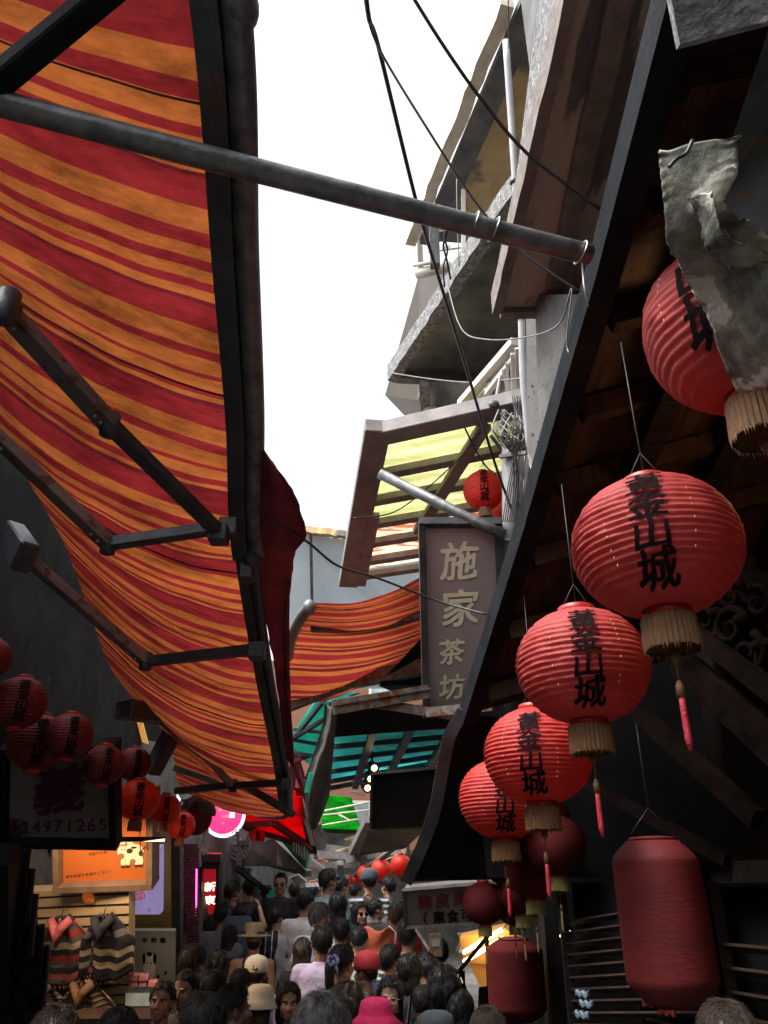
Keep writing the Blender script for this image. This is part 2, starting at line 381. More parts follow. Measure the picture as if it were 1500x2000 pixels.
M['canopy_yellow'] = corr_mat('yellowed corrugated plastic sheet', (0.33,0.35,0.13), (0.62,0.60,0.28), 0.75)
M['canopy_leaf'] = mat('sheet littered with dry leaves', (0.62,0.52,0.34), (0.85,0.78,0.58), 14, 0.7, transl=0.6, c3=(0.55,0.16,0.08), c3at=0.54, c3s=5, stretch=(0.6,4,1))
# ================================================================ world, sun, camera
w = bpy.data.worlds.new('World'); SC.world = w; w.use_nodes = True
nt = w.node_tree; bg = nt.nodes['Background']
sky = nt.nodes.new('ShaderNodeTexSky'); sky.sky_type = 'NISHITA'; sky.sun_disc = False
SUN_EL, SUN_AZ = R(60), R(-118)      # azimuth from +Y towards -X
sky.sun_elevation = SUN_EL; sky.sun_rotation = SUN_AZ; sky.air_density = 1.0; sky.dust_density = 6.0; sky.ozone_density = 0.6
hs = nt.nodes.new('ShaderNodeHueSaturation'); hs.inputs['Saturation'].default_value = 0.20; hs.inputs['Value'].default_value = 1.6
nt.links.new(sky.outputs[0], hs.inputs['Color']); nt.links.new(hs.outputs[0], bg.inputs['Color']); bg.inputs['Strength'].default_value = 0.15
sl = bpy.data.lights.new('overcast_sun', 'SUN'); sl.energy = 1.1; sl.angle = R(12); sl.color = (1.0, 0.96, 0.90)
so = bpy.data.objects.new('overcast_sun', sl); COL.objects.link(so)
dv = Vector((math.sin(SUN_AZ) * math.cos(SUN_EL), math.cos(SUN_AZ) * math.cos(SUN_EL), math.sin(SUN_EL)))
so.rotation_euler = dv.to_track_quat('Z', 'Y').to_euler(); so.location = (0, 0, 12)
cd = bpy.data.cameras.new('camera'); cam = bpy.data.objects.new('camera', cd); COL.objects.link(cam)
cam.location = (0, 0, CAMZ); cam.rotation_euler = (math.pi / 2 + PITCH, 0, 0)
cd.sensor_fit = 'VERTICAL'; cd.sensor_height = 24; cd.lens = 18.0; cd.clip_end = 400; cd.clip_start = 0.02
SC.camera = cam
SC.view_settings.view_transform = 'Standard'; SC.view_settings.look = 'None'; SC.view_settings.gamma = 1.0
SC.view_settings.use_curve_mapping = False
SC.view_settings.exposure = 0.95
SC.cycles.use_denoising = True
SC.cycles.max_bounces = 10; SC.cycles.transmission_bounces = 6; SC.cycles.diffuse_bounces = 5
try: SC.cycles.denoiser = 'OPENIMAGEDENOISE'
except Exception: pass
# ================================================================ ground
g = MB()
prof = [(-60, 0.0), (6.2, 0.0)]; y = 6.2; z = 0.0
for k in range(8): z += 0.07; prof += [(y, z), (y + 0.45, z)]; y += 0.45
prof += [(300, z)]
prof2 = []
for p in prof:
    if not prof2 or (abs(p[0]-prof2[-1][0]) > 1e-6 or abs(p[1]-prof2[-1][1]) > 1e-6): prof2.append(p)
vs = []; fs = []
for (yy, zz) in prof2: vs += [(-200, yy, zz), (200, yy, zz)]
for k in range(len(prof2) - 1): fs.append((2*k, 2*k+1, 2*k+3, 2*k+2))
g.add(vs, fs); tag(g.build('ground', M['stone']), kind='structure')
# ================================================================ enclosing buildings
def wallbox(name, x0, x1, y0, y1, z0, z1, m, label, cat='building'):
    b = MB(); b.box(((x0+x1)/2, (y0+y1)/2, (z0+z1)/2), (x1-x0, y1-y0, z1-z0))
    return b
# left row of houses
t = thing('shop_house', (-4.2, 2, 0), 'dark unlit shop house behind the big striped awning on the left', 'building')
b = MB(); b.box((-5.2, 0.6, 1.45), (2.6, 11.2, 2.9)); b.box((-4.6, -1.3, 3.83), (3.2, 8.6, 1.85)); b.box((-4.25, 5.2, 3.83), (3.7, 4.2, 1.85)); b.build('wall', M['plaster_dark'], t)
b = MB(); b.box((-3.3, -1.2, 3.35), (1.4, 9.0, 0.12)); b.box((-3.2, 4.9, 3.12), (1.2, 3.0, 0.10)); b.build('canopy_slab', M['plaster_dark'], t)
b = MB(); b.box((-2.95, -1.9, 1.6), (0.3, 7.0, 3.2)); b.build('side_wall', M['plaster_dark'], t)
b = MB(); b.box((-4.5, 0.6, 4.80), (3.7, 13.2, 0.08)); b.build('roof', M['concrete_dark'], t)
# right row
t = thing('tea_house', (3.2, 1, 0), 'dark timber tea house with deep eave hung with red lanterns', 'building')
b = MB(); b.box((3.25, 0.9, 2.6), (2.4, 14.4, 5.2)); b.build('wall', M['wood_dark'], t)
# eave : street-side edge and wall-side edge
E0 = at(1322, 0, 1.83); E1 = at(1187, 500, 2.55); E2 = at(1040, 1000, 3.6); E3 = at(914, 1400, 4.6)
Em = E0 + (E0 - E1) * 7.0; Em.z = E0.z + 0.12  # eave run on unseen behind the camera to screen off sky light
edge = [Em, E0, E1, E2, E3]
def inner(p, x=2.05, dz=0.42): return Vector((x, p.y, p.z + dz))
b = MB()
for a, c in zip(edge[:-1], edge[1:]):
    b.prism([a + Vector((0.05,0,0.03)), c + Vector((0.05,0,0.03)), inner(c), inner(a)], (0, 0, 0.05))
b.build('roof', M['wood_brown'], t)
b = MB()
for a, c in zip(edge[:-1], edge[1:]):
    n = max(2, int((c - a).length / 0.42))
    for k in range(n):
        p = a.lerp(c, (k + 0.5) / n); q = inner(p)
        b.beam(p + Vector((0.06, 0, -0.03)), q + Vector((0, 0, -0.06)), 0.06, 0.09)
b.build('rafter', M['wood_brown'], t)
b = MB()
for k, fr in enumerate((0.30, 0.62)):
    for a, c in zip(edge[:-1], edge[1:]):
        pa = a.lerp(inner(a), fr) + Vector((0,0,-0.12)); pc = c.lerp(inner(c), fr) + Vector((0,0,-0.12))
        b.beam(pa, pc, 0.09, 0.11)
b.build('purlin', M['wood_dark'], t)
b = MB()
for a, c in zip(edge[:-1], edge[1:]): b.beam(a, c, 0.085, 0.13)
b.build('fascia', M['fascia'], t)
# lower eave / pent roof brackets on the right : diagonal timbers
for (p, q, ww, hh) in (((1325,1290,2.9),(1560,1500,2.3),0.05,0.11), ((1290,1180,3.0),(1560,1395,2.3),0.04,0.06), ((1130,1520,3.9),(1420,1680,3.2),0.05,0.05), ((1240,1385,3.4),(1480,1600,2.7),0.05,0.07)):
    b = MB(); b.beam(at(*p), at(*q), ww, hh); b.build('brace', M['wood_carved'], t)
# carved panel
b = MB()
a0 = at(1330, 1240, 2.85); a1 = at(1560, 1430, 2.35); up = Vector((0.02, 0.0, 0.42))
def scroll(c, r, turns, th, ax, ay, ph=0.0, n=26):
    pts = []
    for k in range(n + 1):
        tt = k / n; ang = ph + turns * 2 * math.pi * tt; rr = r * (1 - 0.82 * tt)
        pts.append(c + ax * math.cos(ang) * rr + ay * math.sin(ang) * rr)
    b.tube(pts, [th * (1 - 0.5 * k / n) for k in range(n + 1)], 6)
dx = (a1 - a0).normalized(); dy = Vector((0,0,1)) - dx * dx.z; dy.normalize()
L_ = (a1 - a0).length
for k in range(5):
    c = a0 + dx * (L_ * (0.12 + 0.19 * k)) + dy * (0.10 + 0.035 * (k % 2))
    scroll(c, 0.075, 1.3 * (1 if k % 2 else -1), 0.017, dx, dy, k * 0.9)
    scroll(c + dx * 0.05 + dy * 0.13, 0.06, -1.2 * (1 if k % 2 else -1), 0.014, dx, dy, k * 1.7 + 1)
    b.ell(c + dx * 0.03 + dy * 0.05, (0.035, 0.02, 0.022))
b.build('carving', M['wood_carved'], t)
b = MB(); b.beam(at(1345, 1110, 2.9), at(1560, 1170, 2.5), 0.05, 0.12); b.build('lintel', M['wood_carved'], t)
# shelves and louvres of the shop front
b = MB()
for k in range(15):
    zz = 0.55 + k * 0.085
    b.beam((1.25, 4.3, zz + 0.0), (1.62, 3.05, zz), 0.05, 0.012, up=(0.5, 0.2, 1))
    b.beam((1.66, 2.95, zz), (1.90, 2.0, zz), 0.05, 0.012, up=(0.5, 0.2, 1))
b.build('louvre', M['louvre'], t)
b = MB()
for k in range(22): zz = 0.70 + k * 0.052; b.beam((0.99, 4.72, zz), (1.37, 3.90, zz + 0.10), 0.035, 0.010, up=(0.5, 0.2, 1))
b.build('louvre', M['louvre'], t)
b = MB(); b.box((0.98, 4.74, 1.0), (0.045, 0.045, 2.0)); b.box((1.385, 3.88, 1.0), (0.045, 0.045, 2.0)); b.build('shutter_post', M['wood_dark'], t)
b = MB(); b.beam((1.06,4.80,1.0), (1.45,3.96,1.0), 0.012, 1.98); b.build('shutter_backing', M['tarp_black'], t)
b = MB()
for (x, yy) in ((1.24, 4.34), (1.42, 3.7), (1.64, 3.0), (1.78, 2.45), (1.92, 1.95)): b.box((x, yy, 1.0), (0.05, 0.05, 2.0))
b.beam((1.24, 4.34, 2.02), (1.92, 1.95, 2.02), 0.06, 0.08); b.build('shop_front_frame', M['wood_dark'], t)
b = MB(); b.beam((1.34,4.36,1.0), (2.02,1.97,1.0), 0.012, 1.98); b.build('shop_front_panel', M['tarp_black'], t)
b = MB()
b.prism([(0.78, 5.6, 0.05), (1.30, 4.4, 0.0), (2.05, 4.4, 0.0), (2.05, 5.6, 0.05)], (0, 0, 0.9)); b.build('counter', M['wood_dark'], t)
# goods glinting on the shelves
M['packet_blue'] = mat('pale blue packet', (0.10,0.15,0.18), (0.16,0.21,0.24), 9, 0.3)
M['packet_red'] = mat('red packet', (0.5,0.05,0.06), (0.6,0.1,0.08), 9, 0.3)
for k, (px, py, d, mm, lab) in enumerate(((1135,1942,3.55,'packet_blue','pale blue wrapped packet on the upper shutter ledge'), (1143,1962,3.5,'packet_blue','pale blue wrapped packet on the middle shutter ledge'),
        (1135,1983,3.45,'packet_blue','pale blue wrapped packet on the lowest shutter ledge'), (1268,1960,3.2,'packet_red','small red packet under the tall red lantern'), (1300,1976,3.1,'packet_red','small red packet lower right under the tall red lantern'))):
    c = at(px, py, d); b = MB()
    def pil(u, v, c=c, k=k):
        x = (u - 0.5) * 0.07; yv = (v - 0.5) * 0.022
        return c + Vector((x * 0.6, -x * 0.9, yv + 0.006 * math.sin(u * 14 + k)))
    b.grid(pil, 10, 4, thick=(0.02, 0.03, 0.0)); tag(b.build('packet', M[mm]), lab, 'packet', 'packets on the shop shelves')
t = thing('added_back_wall', (1.4, 5.0, 2.6), 'black back wall added to keep light out of the tea house porch behind the lantern row', 'wall')
b = MB(); b.prism([Vector((0.62,5.02,2.02)), Vector((2.06,5.02,2.02)), Vector((2.06,5.02,3.9)), Vector((0.55,5.02,3.05))], (0,0.12,0)); b.build('panel', M['tarp_black'], t)  # black panel added to close the porch end against daylight
t = thing('shop_house', (2.6, 10, 0), 'dark shop house continuing the right side of the lane beyond the tea house', 'building')
b = MB(); b.prism([Vector((1.05,5.7,0)), Vector((4.2,5.7,0)), Vector((4.2,15,0)), Vector((1.9,15,0))], (0,0,2.6)); b.build('wall', M['plaster_dark'], t)
# gable end across the street behind the photographer and houses closing the far end
b = MB(); b.box((0, -7.5, 2.4), (12, 1.0, 4.8)); tag(b.build('house', M['plaster_dark']), 'plain dark house closing the lane behind the viewpoint', 'building')
# ================================================================ striped awning, left foreground
F = [at(280,-900,1.70), at(402,0,1.88), at(437,500,2.42), at(460,820,2.95), at(468,1060,3.45), at(505,1300,4.3), at(540,1480,5.15), at(552,1575,5.85)]
B_ = [at(-880,-990,1.84), at(-555,-372,2.3), at(-306,120,2.84), at(-150,470,3.36), at(-10,820,3.8), at(130,1075,4.61), at(225,1320,5.4), at(330,1425,6.1)]
def poly_t(P, t):
    t = max(0, min(1, t)) * (len(P) - 1); k = min(int(t), len(P) - 2); f = t - k
    p0 = P[max(k-1,0)]; p1 = P[k]; p2 = P[k+1]; p3 = P[min(k+2, len(P)-1)]
    return 0.5 * ((2*p1) + (p2-p0)*f + (2*p0-5*p1+4*p2-p3)*f*f + (3*p1-p0-3*p2+p3)*f*f*f)
ARC = [0.0]
for k in range(200): ARC.append(ARC[-1] + (poly_t(F, (k+1)/200) - poly_t(F, k/200)).length)
def awn_fn(P, Q, sagz, wr=0.012):
    def fn(u, v):
        a = poly_t(P, v); b = poly_t(Q, v); p = a.lerp(b, u)
        p.z -= sagz * 4 * u * (1 - u)
        p.z += wr * noise.noise(Vector((u * 3, v * 22, 1.7))) + wr * 0.7 * noise.noise(Vector((u * 8, v * 60, 5.7)))
        return p
    return fn
M['arm'] = mat('dull anodised arm', (0.13,0.105,0.098), (0.20,0.165,0.155), 6, 0.5, 0.2, bump=0.2, c3=(0.11,0.055,0.035), c3at=0.60, c3s=13)
t = thing('awning', (-1.2, 2.0, 2.6), 'large orange and red striped awning sagging over the left foreground', 'awning')
b = MB(); b.grid(awn_fn(F, B_, 0.13), 26, 150, uvf=lambda u, v: (ARC[min(200, int(round(v * 200)))], u))
b.build('cloth', M['awn'], t)
# front rail : box section with round tube beside it
def rail(P, v0, v1, w, h, name, m, shift=Vector((0,0,0)), n=40, tube_r=None):
    pts = [poly_t(P, v0 + (v1 - v0) * k / n) + shift for k in range(n + 1)]
    b = MB()
    if tube_r: b.tube(pts, tube_r, 14)
    else:
        vs = []; fs = []
        for k, p in enumerate(pts):
            d = (pts[min(k+1,n)] - pts[max(k-1,0)]).normalized(); x = d.cross(Vector((0,0,1))).normalized(); y = x.cross(d)
            for (i, l) in ((-1,-1),(1,-1),(1,1),(-1,1)): vs.append(p + x * (i*w/2) + y * (l*h/2))
        for k in range(n):
            o = 4*k
            for i in range(4): fs.append((o+i, o+(i+1)%4, o+4+(i+1)%4, o+4+i))
        fs.append((3,2,1,0)); fs.append((4*n,4*n+1,4*n+2,4*n+3)); b.add(vs, fs)
    return b.build(name, m, t)
rail(F, 0.0, 0.585, 0.068, 0.07, 'front_rail', M['steel_dark'], Vector((0.0,0,0)))
rail(F, 0.0, 0.585, 0, 0, 'front_roller', M['pole'], Vector((0.072,0,0.008)), tube_r=0.040)
rail(F, 0.585, 1.0, 0.05, 0.06, 'lower_front_rail', M['steel_dark'], Vector((0.005,0,-0.01)))
rail(F, 0.585, 1.0, 0, 0, 'lower_roller', M['steel_dark'], Vector((0.05,0,0.0)), tube_r=0.028)
b = MB(); e = poly_t(F, 0.585)
b.ell(e + Vector((0.05,0,-0.0)), (0.055,0.055,0.065)); b.box(e + Vector((0.03,0.03,-0.06)), (0.05,0.09,0.10)); b.build('end_cap', M['steel_dark'], t)
b = MB(); b.ell(at(470,14,1.90), (0.046,0.06,0.055)); b.build('end_cap', M['pole'], t)
# seam tapes on the cloth
fnA = awn_fn(F, B_, 0.13)
for v in (0.19, 0.405, 0.605, 0.80):
    b = MB()
    pts = [fnA(k / 20, v) + Vector((0, 0, -0.006)) for k in range(21)]
    b.tube(pts, 0.0045, 4); b.build('seam_tape', M['valance'], t)
# scalloped valance hanging past the rail
b = MB()
VL = [at(500,885,3.05), at(498,960,3.2), at(498,1050,3.4), at(506,1130,3.7), at(524,1240,4.05), at(540,1330,4.4), at(558,1480,5.0)]
VR = [at(524,885,3.05), at(570,955,3.1), at(597,1045,3.3), at(577,1090,3.6), at(567,1180,3.95), at(566,1330,4.4), at(574,1500,5.0)]
def val(u, v):
    p = poly_t(VL, u).lerp(poly_t(VR, u), v); p.y += 0.05 * math.sin(v * 8 + u * 5) * v; p.x += 0.010 * noise.noise(Vector((u * 22, v * 3, 0))); return p
def val_old(u, v):
    a = poly_t(F, 0.545 + 0.20 * u) + Vector((0.10, 0, 0.02))
    p = a + Vector((0.05 * math.sin(v * 2.2) + 0.012 * math.sin(u * 30), 0.0, 0))
    drop = 0.34 * v * (0.55 + 0.45 * math.sin(u * math.pi)) * (0.9 + 0.1 * abs(math.sin(u * 15)))
    p.z -= drop - 0.06 * (1 - v); p.x += 0.02 * v + 0.015 * noise.noise(Vector((u * 9, v * 4, 0)))
    return p
b.grid(val, 46, 14, thick=(0.004, 0.0, 0.0)); b.build('valance', M['valance'], t)
# folding arms  (pixel, depth)
def arm(pa, pe, pf, w=0.045, h=0.06):
    A = at(*pa); Eb = at(*pe); Ff = at(*pf)
    o = MB(); o.beam(A, Eb, w * 1.5, h * 0.75); a1 = o.build('folding_arm', M['arm'] if w > 0.03 else M['steel_dark'], t, bevel=0.004)
    for fr in (0.08, 0.13, 0.88, 0.94):
        q = A.lerp(Eb, fr); x_, y_ = frame((Eb - A)); o = MB(); nz2 = (Eb - A).normalized().cross(Vector((0,0,1))).normalized().cross((Eb - A).normalized())
        o.lathe([(0.007,0.0),(0.007,0.005),(0.004,0.007)], q - nz2 * (h * 0.375), 6, axis=-nz2); o.build('bolt', M['wire_white'], t)
    o = MB(); o.beam(Eb, Ff, w * 1.1, h * 0.75); a2 = o.build('folding_arm', M['steel_dark'], t, bevel=0.004)
    o = MB(); o.tube([Eb + Vector((0,0,-h*0.7)), Eb + Vector((0,0,h*0.7))], w * 0.62, 12); o.build('elbow_joint', M['steel_dark'], t)
    o = MB(); o.box(Ff + Vector((0,0,-0.01)), (w*1.5, w*1.5, h*1.3)); o.build('arm_bracket', M['steel_dark'], t, bevel=0.006)
arm((-20,840,3.0), (212,1062,3.15), (448,1028,3.15), 0.05, 0.06)
arm((5,600,2.3), (215,830,2.55), (428,1040,3.05), 0.05, 0.055)
arm((35,1075,4.0), (285,1292,4.15), (502,1268,3.9), 0.055, 0.065)
arm((345,1418,5.6), (455,1535,5.5), (560,1528,5.3), 0.05, 0.06)
for (p, q) in (((20,1045,4.2),(50,1090,3.9)), ((350,1405,5.7),(300,1500,5.9))):
    o = MB(); o.beam(at(*p), at(*q), 0.10, 0.16); o.build('wall_bracket', M['steel_dark'], t, bevel=0.01)
for (p, q, w_) in (((240,1385,5.2),(350,1400,5.6),0.17), ((345,1410,5.4),(560,1530,5.5),0.06), ((345,1545,5.9),(470,1532,5.6),0.07), ((470,1530,5.6),(575,1592,5.6),0.07)):
    o = MB(); o.beam(at(*p), at(*q), w_, w_ * 0.7); o.build('support_bar', M['steel_dark'], t, bevel=0.008)
# slanting upper bar at the top-left corner
o = MB(); o.beam(at(-60,205,1.76), at(402,-174,1.82), 0.058, 0.055); o.build('cross_bar', M['fascia'], t, bevel=0.006)
o = MB(); o.beam(at(24,606,2.25), at(-60,596,2.3), 0.075, 0.085); o.tube([at(14,598,2.25)-Vector((0,0,0.06)), at(14,598,2.25)+Vector((0,0,0.06))], 0.032, 12); o.build('wall_bracket', M['steel_dark'], t, bevel=0.01)
# ---- iron pole lashed across the lane
t = thing('cross_pole', at(575,345,2.0), 'long grey iron pole spanning the lane under the striped awning to the dark eave', 'pole')
pts = [(at(-300,110,1.70) + (at(-300,110,1.70) - at(1150,497,2.30)) * 0.62).lerp(at(1150,497,2.30), k / 30) + Vector((0,0,-0.02*math.sin(math.pi*k/30))) for k in range(31)]
b = MB(); b.tube(pts, 0.031, 20); b.build('pole', M['pole'], t)
for f in (0.877, 0.898, 0.991):
    p = pts[0].lerp(pts[-1], f); dd = (pts[-1]-pts[0]).normalized(); x, y = frame(dd); b = MB()
    b.tube([p + dd*0.01*math.sin(a) + (x*math.cos(a)+y*math.sin(a))*0.035 for a in [2*math.pi*i/18 for i in range(19)]], 0.0028, 6, caps=False)
    b.build('wire_loop', M['wire_white'], t)
p = pts[0].lerp(pts[-1], 0.991)
b = MB(); b.tube([p + Vector((0,0,-0.03)), p + Vector((-0.005,0,-0.12)), p + Vector((0.0,0.01,-0.2))], 0.003, 6)
b.build('wire_end', M['wire_white'], t)
# ---- lower striped cloth, far left (second awning)
t = thing('awning', at(450,1500,6.5), 'small orange striped awning glowing behind the folding arms at lower left', 'awning')
G1 = [at(560,1500,6.6), at(566,1545,6.9), at(560,1592,7.2), at(500,1590,7.9)]
G2 = [at(330,1420,6.6), at(340,1485,6.9), at(352,1540,7.2), at(395,1558,7.9)]
b = MB(); b.grid(awn_fn(G1, G2, 0.05, 0.01), 14, 40, uvf=lambda u, v: (v * 2.0, u)); b.build('cloth', M['awn2'], t)
b = MB(); b.tube([poly_t(G1, k/10) for k in range(11)], 0.03, 8); b.build('front_rail', M['steel_dark'], t)
b = MB(); b.beam(at(340,1500,6.9), at(470,1545,6.8), 0.05, 0.05); b.build('arm', M['steel_dark'], t)
# ================================================================ wires
def wire(label, pts, r, m='cable', grp='cables over the lane'):
    b = MB(); b.tube(pts, r, 6); return tag(b.build('cable', M[m]), label, 'cable', grp)
def pix_wire(lst, sub=6):
    P = [at(*q) for q in lst]; out = []
    n = (len(P) - 1) * sub
    for k in range(n + 1): out.append(poly_t(P, k / n))
    return out
wire('thick black cable falling past the iron pole to the bright red lantern', pix_wire([(560,-1300,3.4),(660,-500,2.6),(700,-200,2.45),(718,20,2.6),(740,95,2.8),(812,390,3.3),(850,520,3.7),(905,700,4.1),(965,900,4.7),(1005,1010,5.0)]), 0.0085)
wire('thin cable splitting off the thick one and crossing to the right eave', pix_wire([(712,0,2.6),(738,90,2.7),(840,260,2.7),(940,410,2.7),(1030,500,2.65),(1132,570,2.6)]), 0.0045)
wire('black cable from upper sky slanting to the brown soffit on the right', pix_wire([(400,-1100,3.0),(620,-380,2.3),(740,-120,2.25),(810,0,2.3),(880,110,2.35),(945,200,2.4),(1030,300,2.45),(1172,408,2.5)]), 0.006)
wire('thin straight wire rising above the grey drain pipe', pix_wire([(992,-900,4.2),(993,-100,4.4),(993,0,4.5),(994,95,4.6)], 3), 0.003)
wire('sagging grey wire under the dark slab near the white board', pix_wire([(870,540,4.2),(900,640,3.9),(950,663,3.6),(1030,658,3.3),(1090,635,3.0),(1112,580,2.8)]), 0.0035, 'cable_grey')
wire('bare wire hanging down beside the dark eave', pix_wire([(1108,590,2.8),(1118,560,2.7),(1107,660,2.85),(1111,690,2.85)],5), 0.0025, 'wire_white')
wire('slack grey wire from the slab tip to the drain pipe', pix_wire([(762,728,6.8),(840,740,6.2),(920,747,5.6),(985,742,5.0),(1022,738,4.6)]), 0.0055, 'cable_grey')
wire('brown cable from the awning rail down to the hanging tea sign', pix_wire([(528,1016,3.1),(600,1058,3.4),(660,1105,3.7),(740,1130,4.1),(850,1172,4.3),(950,1200,4.1)]), 0.006, 'cable')
wire('thin dark cable crossing under the yellow canopy', pix_wire([(690,1012,5.3),(770,1000,5.5),(850,940,5.4),(920,870,5.2),(945,830,5.1)]), 0.005)
wire('red brown cable looping above the far red lantern', pix_wire([(905,830,5.2),(930,880,5.2),(950,912,5.2),(968,925,5.1)]), 0.007, 'cable')
wire('twisted brown wire dangling from the iron pole', pix_wire([(868,440,2.2),(872,455,2.22),(866,480,2.25),(872,505,2.25),(880,545,2.3)],4), 0.003, 'cable')
wire('second twisted wire dangling from the iron pole', pix_wire([(876,440,2.2),(868,462,2.22),(874,490,2.25),(866,520,2.25),(868,560,2.3)],4), 0.0028, 'cable_grey')
wire('thin wire hanging behind the iron pole', pix_wire([(892,350,5.6),(893,420,5.5),(897,520,5.4)],4), 0.004, 'cable_grey')
# tangle of cables on the pole
b = MB(); rnd = random.Random(3)
for k in range(26):
    x0 = rnd.uniform(960, 1020); y0 = rnd.uniform(790, 860); x1 = rnd.uniform(985, 1015); y1 = rnd.uniform(862, 890)
    b.tube(pix_wire([(x0, y0, 4.7), ((x0+x1)/2 + rnd.uniform(-30,30), (y0+y1)/2 + rnd.uniform(-10,12), 4.6 + rnd.uniform(-.1,.1)), (x1, y1, 4.75)], 6), rnd.choice([0.003,0.004,0.006]), 5)
for k in range(7):
    x0 = 1000 + k * 4; b.tube(pix_wire([(x0, 770, 4.6), (x0 + rnd.uniform(-14,14), 850, 4.6), (x0 - 8, 950, 4.75), (x0 - 18, 1020, 4.85)], 6), 0.004, 5)
tag(b.build('cable_tangle', M['cable_grey']), 'tangle of grey cables at the top of the stubby pale pole', 'cable tangle', kind='stuff')
b = MB(); b.tube(pix_wire([(958,850,5.0),(985,885,5.0),(1000,905,5.0)],4), 0.012, 6); b.ell(at(965,790,4.8), (0.035,0.02,0.03)); b.tube([at(985,800,4.8), at(985,860,4.8)], 0.02, 8)
tag(b.build('cable_bracket', M['steel_dark']), 'small black bracket holding the cable tangle', 'bracket')
t = thing('utility_pole', at(1000,1040,5.1), 'stubby pale pole with cables spilling from its top beside the yellow canopy', 'pole')
b = MB(); b.tube([at(995,868,5.0), at(997,1040,5.0), at(997,1400,5.0)], 0.052, 16); b.build('pole', M['pipe_grey'], t)
b = MB(); b.tube([at(1018,880,5.02), at(1014,1040,5.02)], 0.02, 10); b.tube([at(1030,890,5.0), at(1022,1030,5.0)], 0.012, 8); b.build('conduit', M['pipe_grey'], t)
b = MB(); b.beam(at(975,892,4.95), at(1045,882,4.9), 0.02, 0.025); b.beam(at(985,1055,4.95), at(1045,1050,4.9), 0.02, 0.02); b.build('cross_strap', M['steel_grey'], t)
# ================================================================ buildings over the right side
t = thing('balcony_building', (1.5, 3.0, 4.6), 'overhanging storey with peeling brown soffit and rough grey parapet above the right eave', 'building')
zs = CAMZ + 2.75
def atz(px, py, z):
    v = at(px, py, 1.0) - Vector((0, 0, CAMZ)); return v * ((z - CAMZ) / v.z) + Vector((0, 0, CAMZ))
c1, c2, c3_, c4 = atz(1128,-30,zs), atz(978,600,zs), atz(1150,612,zs), atz(1300,-30,zs)
ex = (c1 - c2); c1 = c1 + ex * 0.6; c4 = c4 + (c4 - c3_) * 0.6
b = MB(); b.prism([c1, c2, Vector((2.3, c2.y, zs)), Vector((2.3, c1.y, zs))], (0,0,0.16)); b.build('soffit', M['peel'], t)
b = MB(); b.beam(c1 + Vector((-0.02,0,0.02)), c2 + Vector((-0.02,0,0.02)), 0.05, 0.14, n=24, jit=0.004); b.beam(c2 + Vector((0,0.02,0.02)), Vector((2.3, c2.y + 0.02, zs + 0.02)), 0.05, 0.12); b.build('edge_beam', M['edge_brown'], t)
b = MB(); X0 = c1.x - 0.0
q1 = c1 + Vector((-0.02,0,0.1)); q2 = c1.lerp(c2, 0.80) + Vector((-0.02,0,0.1))
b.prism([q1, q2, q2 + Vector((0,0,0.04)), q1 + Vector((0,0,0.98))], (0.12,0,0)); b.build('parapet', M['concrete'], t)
b = MB(); b.prism([Vector((0.9,-3,zs+0.2)), Vector((0.9,c2.y-0.1,zs+0.2)), Vector((2.3,c2.y-0.1,zs+0.2)), Vector((2.3,-3,zs+0.2))], (0,0,2.6)); b.build('wall', M['concrete_dark'], t)
for (a, c, w_) in (((1215,-20),(1075,598),0.09), ((1262,200),(1130,600),0.05)):
    b = MB(); b.beam(atz(*a, zs-0.02), atz(*c, zs-0.02), w_, 0.05, n=16, jit=0.003); b.build('soffit_board', M['edge_brown'], t)
# rough grey column with white flaking board
b = MB(); P1 = at(1032,598,3.9); P2 = at(1052,930,3.9); 
t = thing('white_board', P2, 'tall flaking white board glaring in the daylight beside the drain pipe', 'board')
b.prism([at(1027,598,4.3), at(1048,598,4.3), at(1060,800,4.3), at(1058,850,4.3), at(1040,900,4.3), at(1030,880,4.3)], (0.02,0.10,0)); b.build('board', M['white_board'], t)
t = thing('drain_pipe', at(1030,880,4.5), 'slim grey drain pipe running up the middle of the right houses to the sky', 'pipe')
b = MB(); b.tube(pix_wire([(988,80,4.75),(1003,300,4.65),(1011,430,4.6),(1018,600,4.55),(1022,740,4.5),(1036,885,4.45)], 4), 0.021, 12); b.build('pipe', M['pipe_grey'], t)
for (px, py, d) in ((1004,355,4.63),(1019,620,4.54)): b = MB(); b.tube([at(px,py-4,d), at(px,py+4,d)], 0.027, 12); b.build('pipe_clip', M['steel_dark'], t)
# grey wall column near, right of the board
b = MB(); b.prism([at(1045,575,4.0), at(1150,575,3.4), at(1150,900,3.7), at(1055,1000,4.0)], (0.3,0.5,0)); tag(b.build('wall', M['concrete_dark']), 'dark concrete wall strip between the white board and the eave', 'wall')
# middle building: slab and roof
t = thing('slab_building', (1.5, 5.2, 4.2), 'grey building with a dark projecting slab and ochre roof soffit in the middle distance', 'building')
zl = CAMZ + 4.2
s1, s2, s3 = atz(1004,372,zl), atz(768,728,zl), atz(905,742,zl)
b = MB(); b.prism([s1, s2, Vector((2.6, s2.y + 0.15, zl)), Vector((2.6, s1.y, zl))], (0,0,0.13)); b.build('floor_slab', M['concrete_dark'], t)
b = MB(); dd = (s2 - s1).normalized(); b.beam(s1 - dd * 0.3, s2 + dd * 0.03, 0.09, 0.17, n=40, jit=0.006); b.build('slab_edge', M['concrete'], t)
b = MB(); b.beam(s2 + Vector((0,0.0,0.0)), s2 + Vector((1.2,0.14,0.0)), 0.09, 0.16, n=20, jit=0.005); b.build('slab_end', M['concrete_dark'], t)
zr = CAMZ + 5.5
r1, r2 = atz(990,100,zr), atz(832,470,zr)
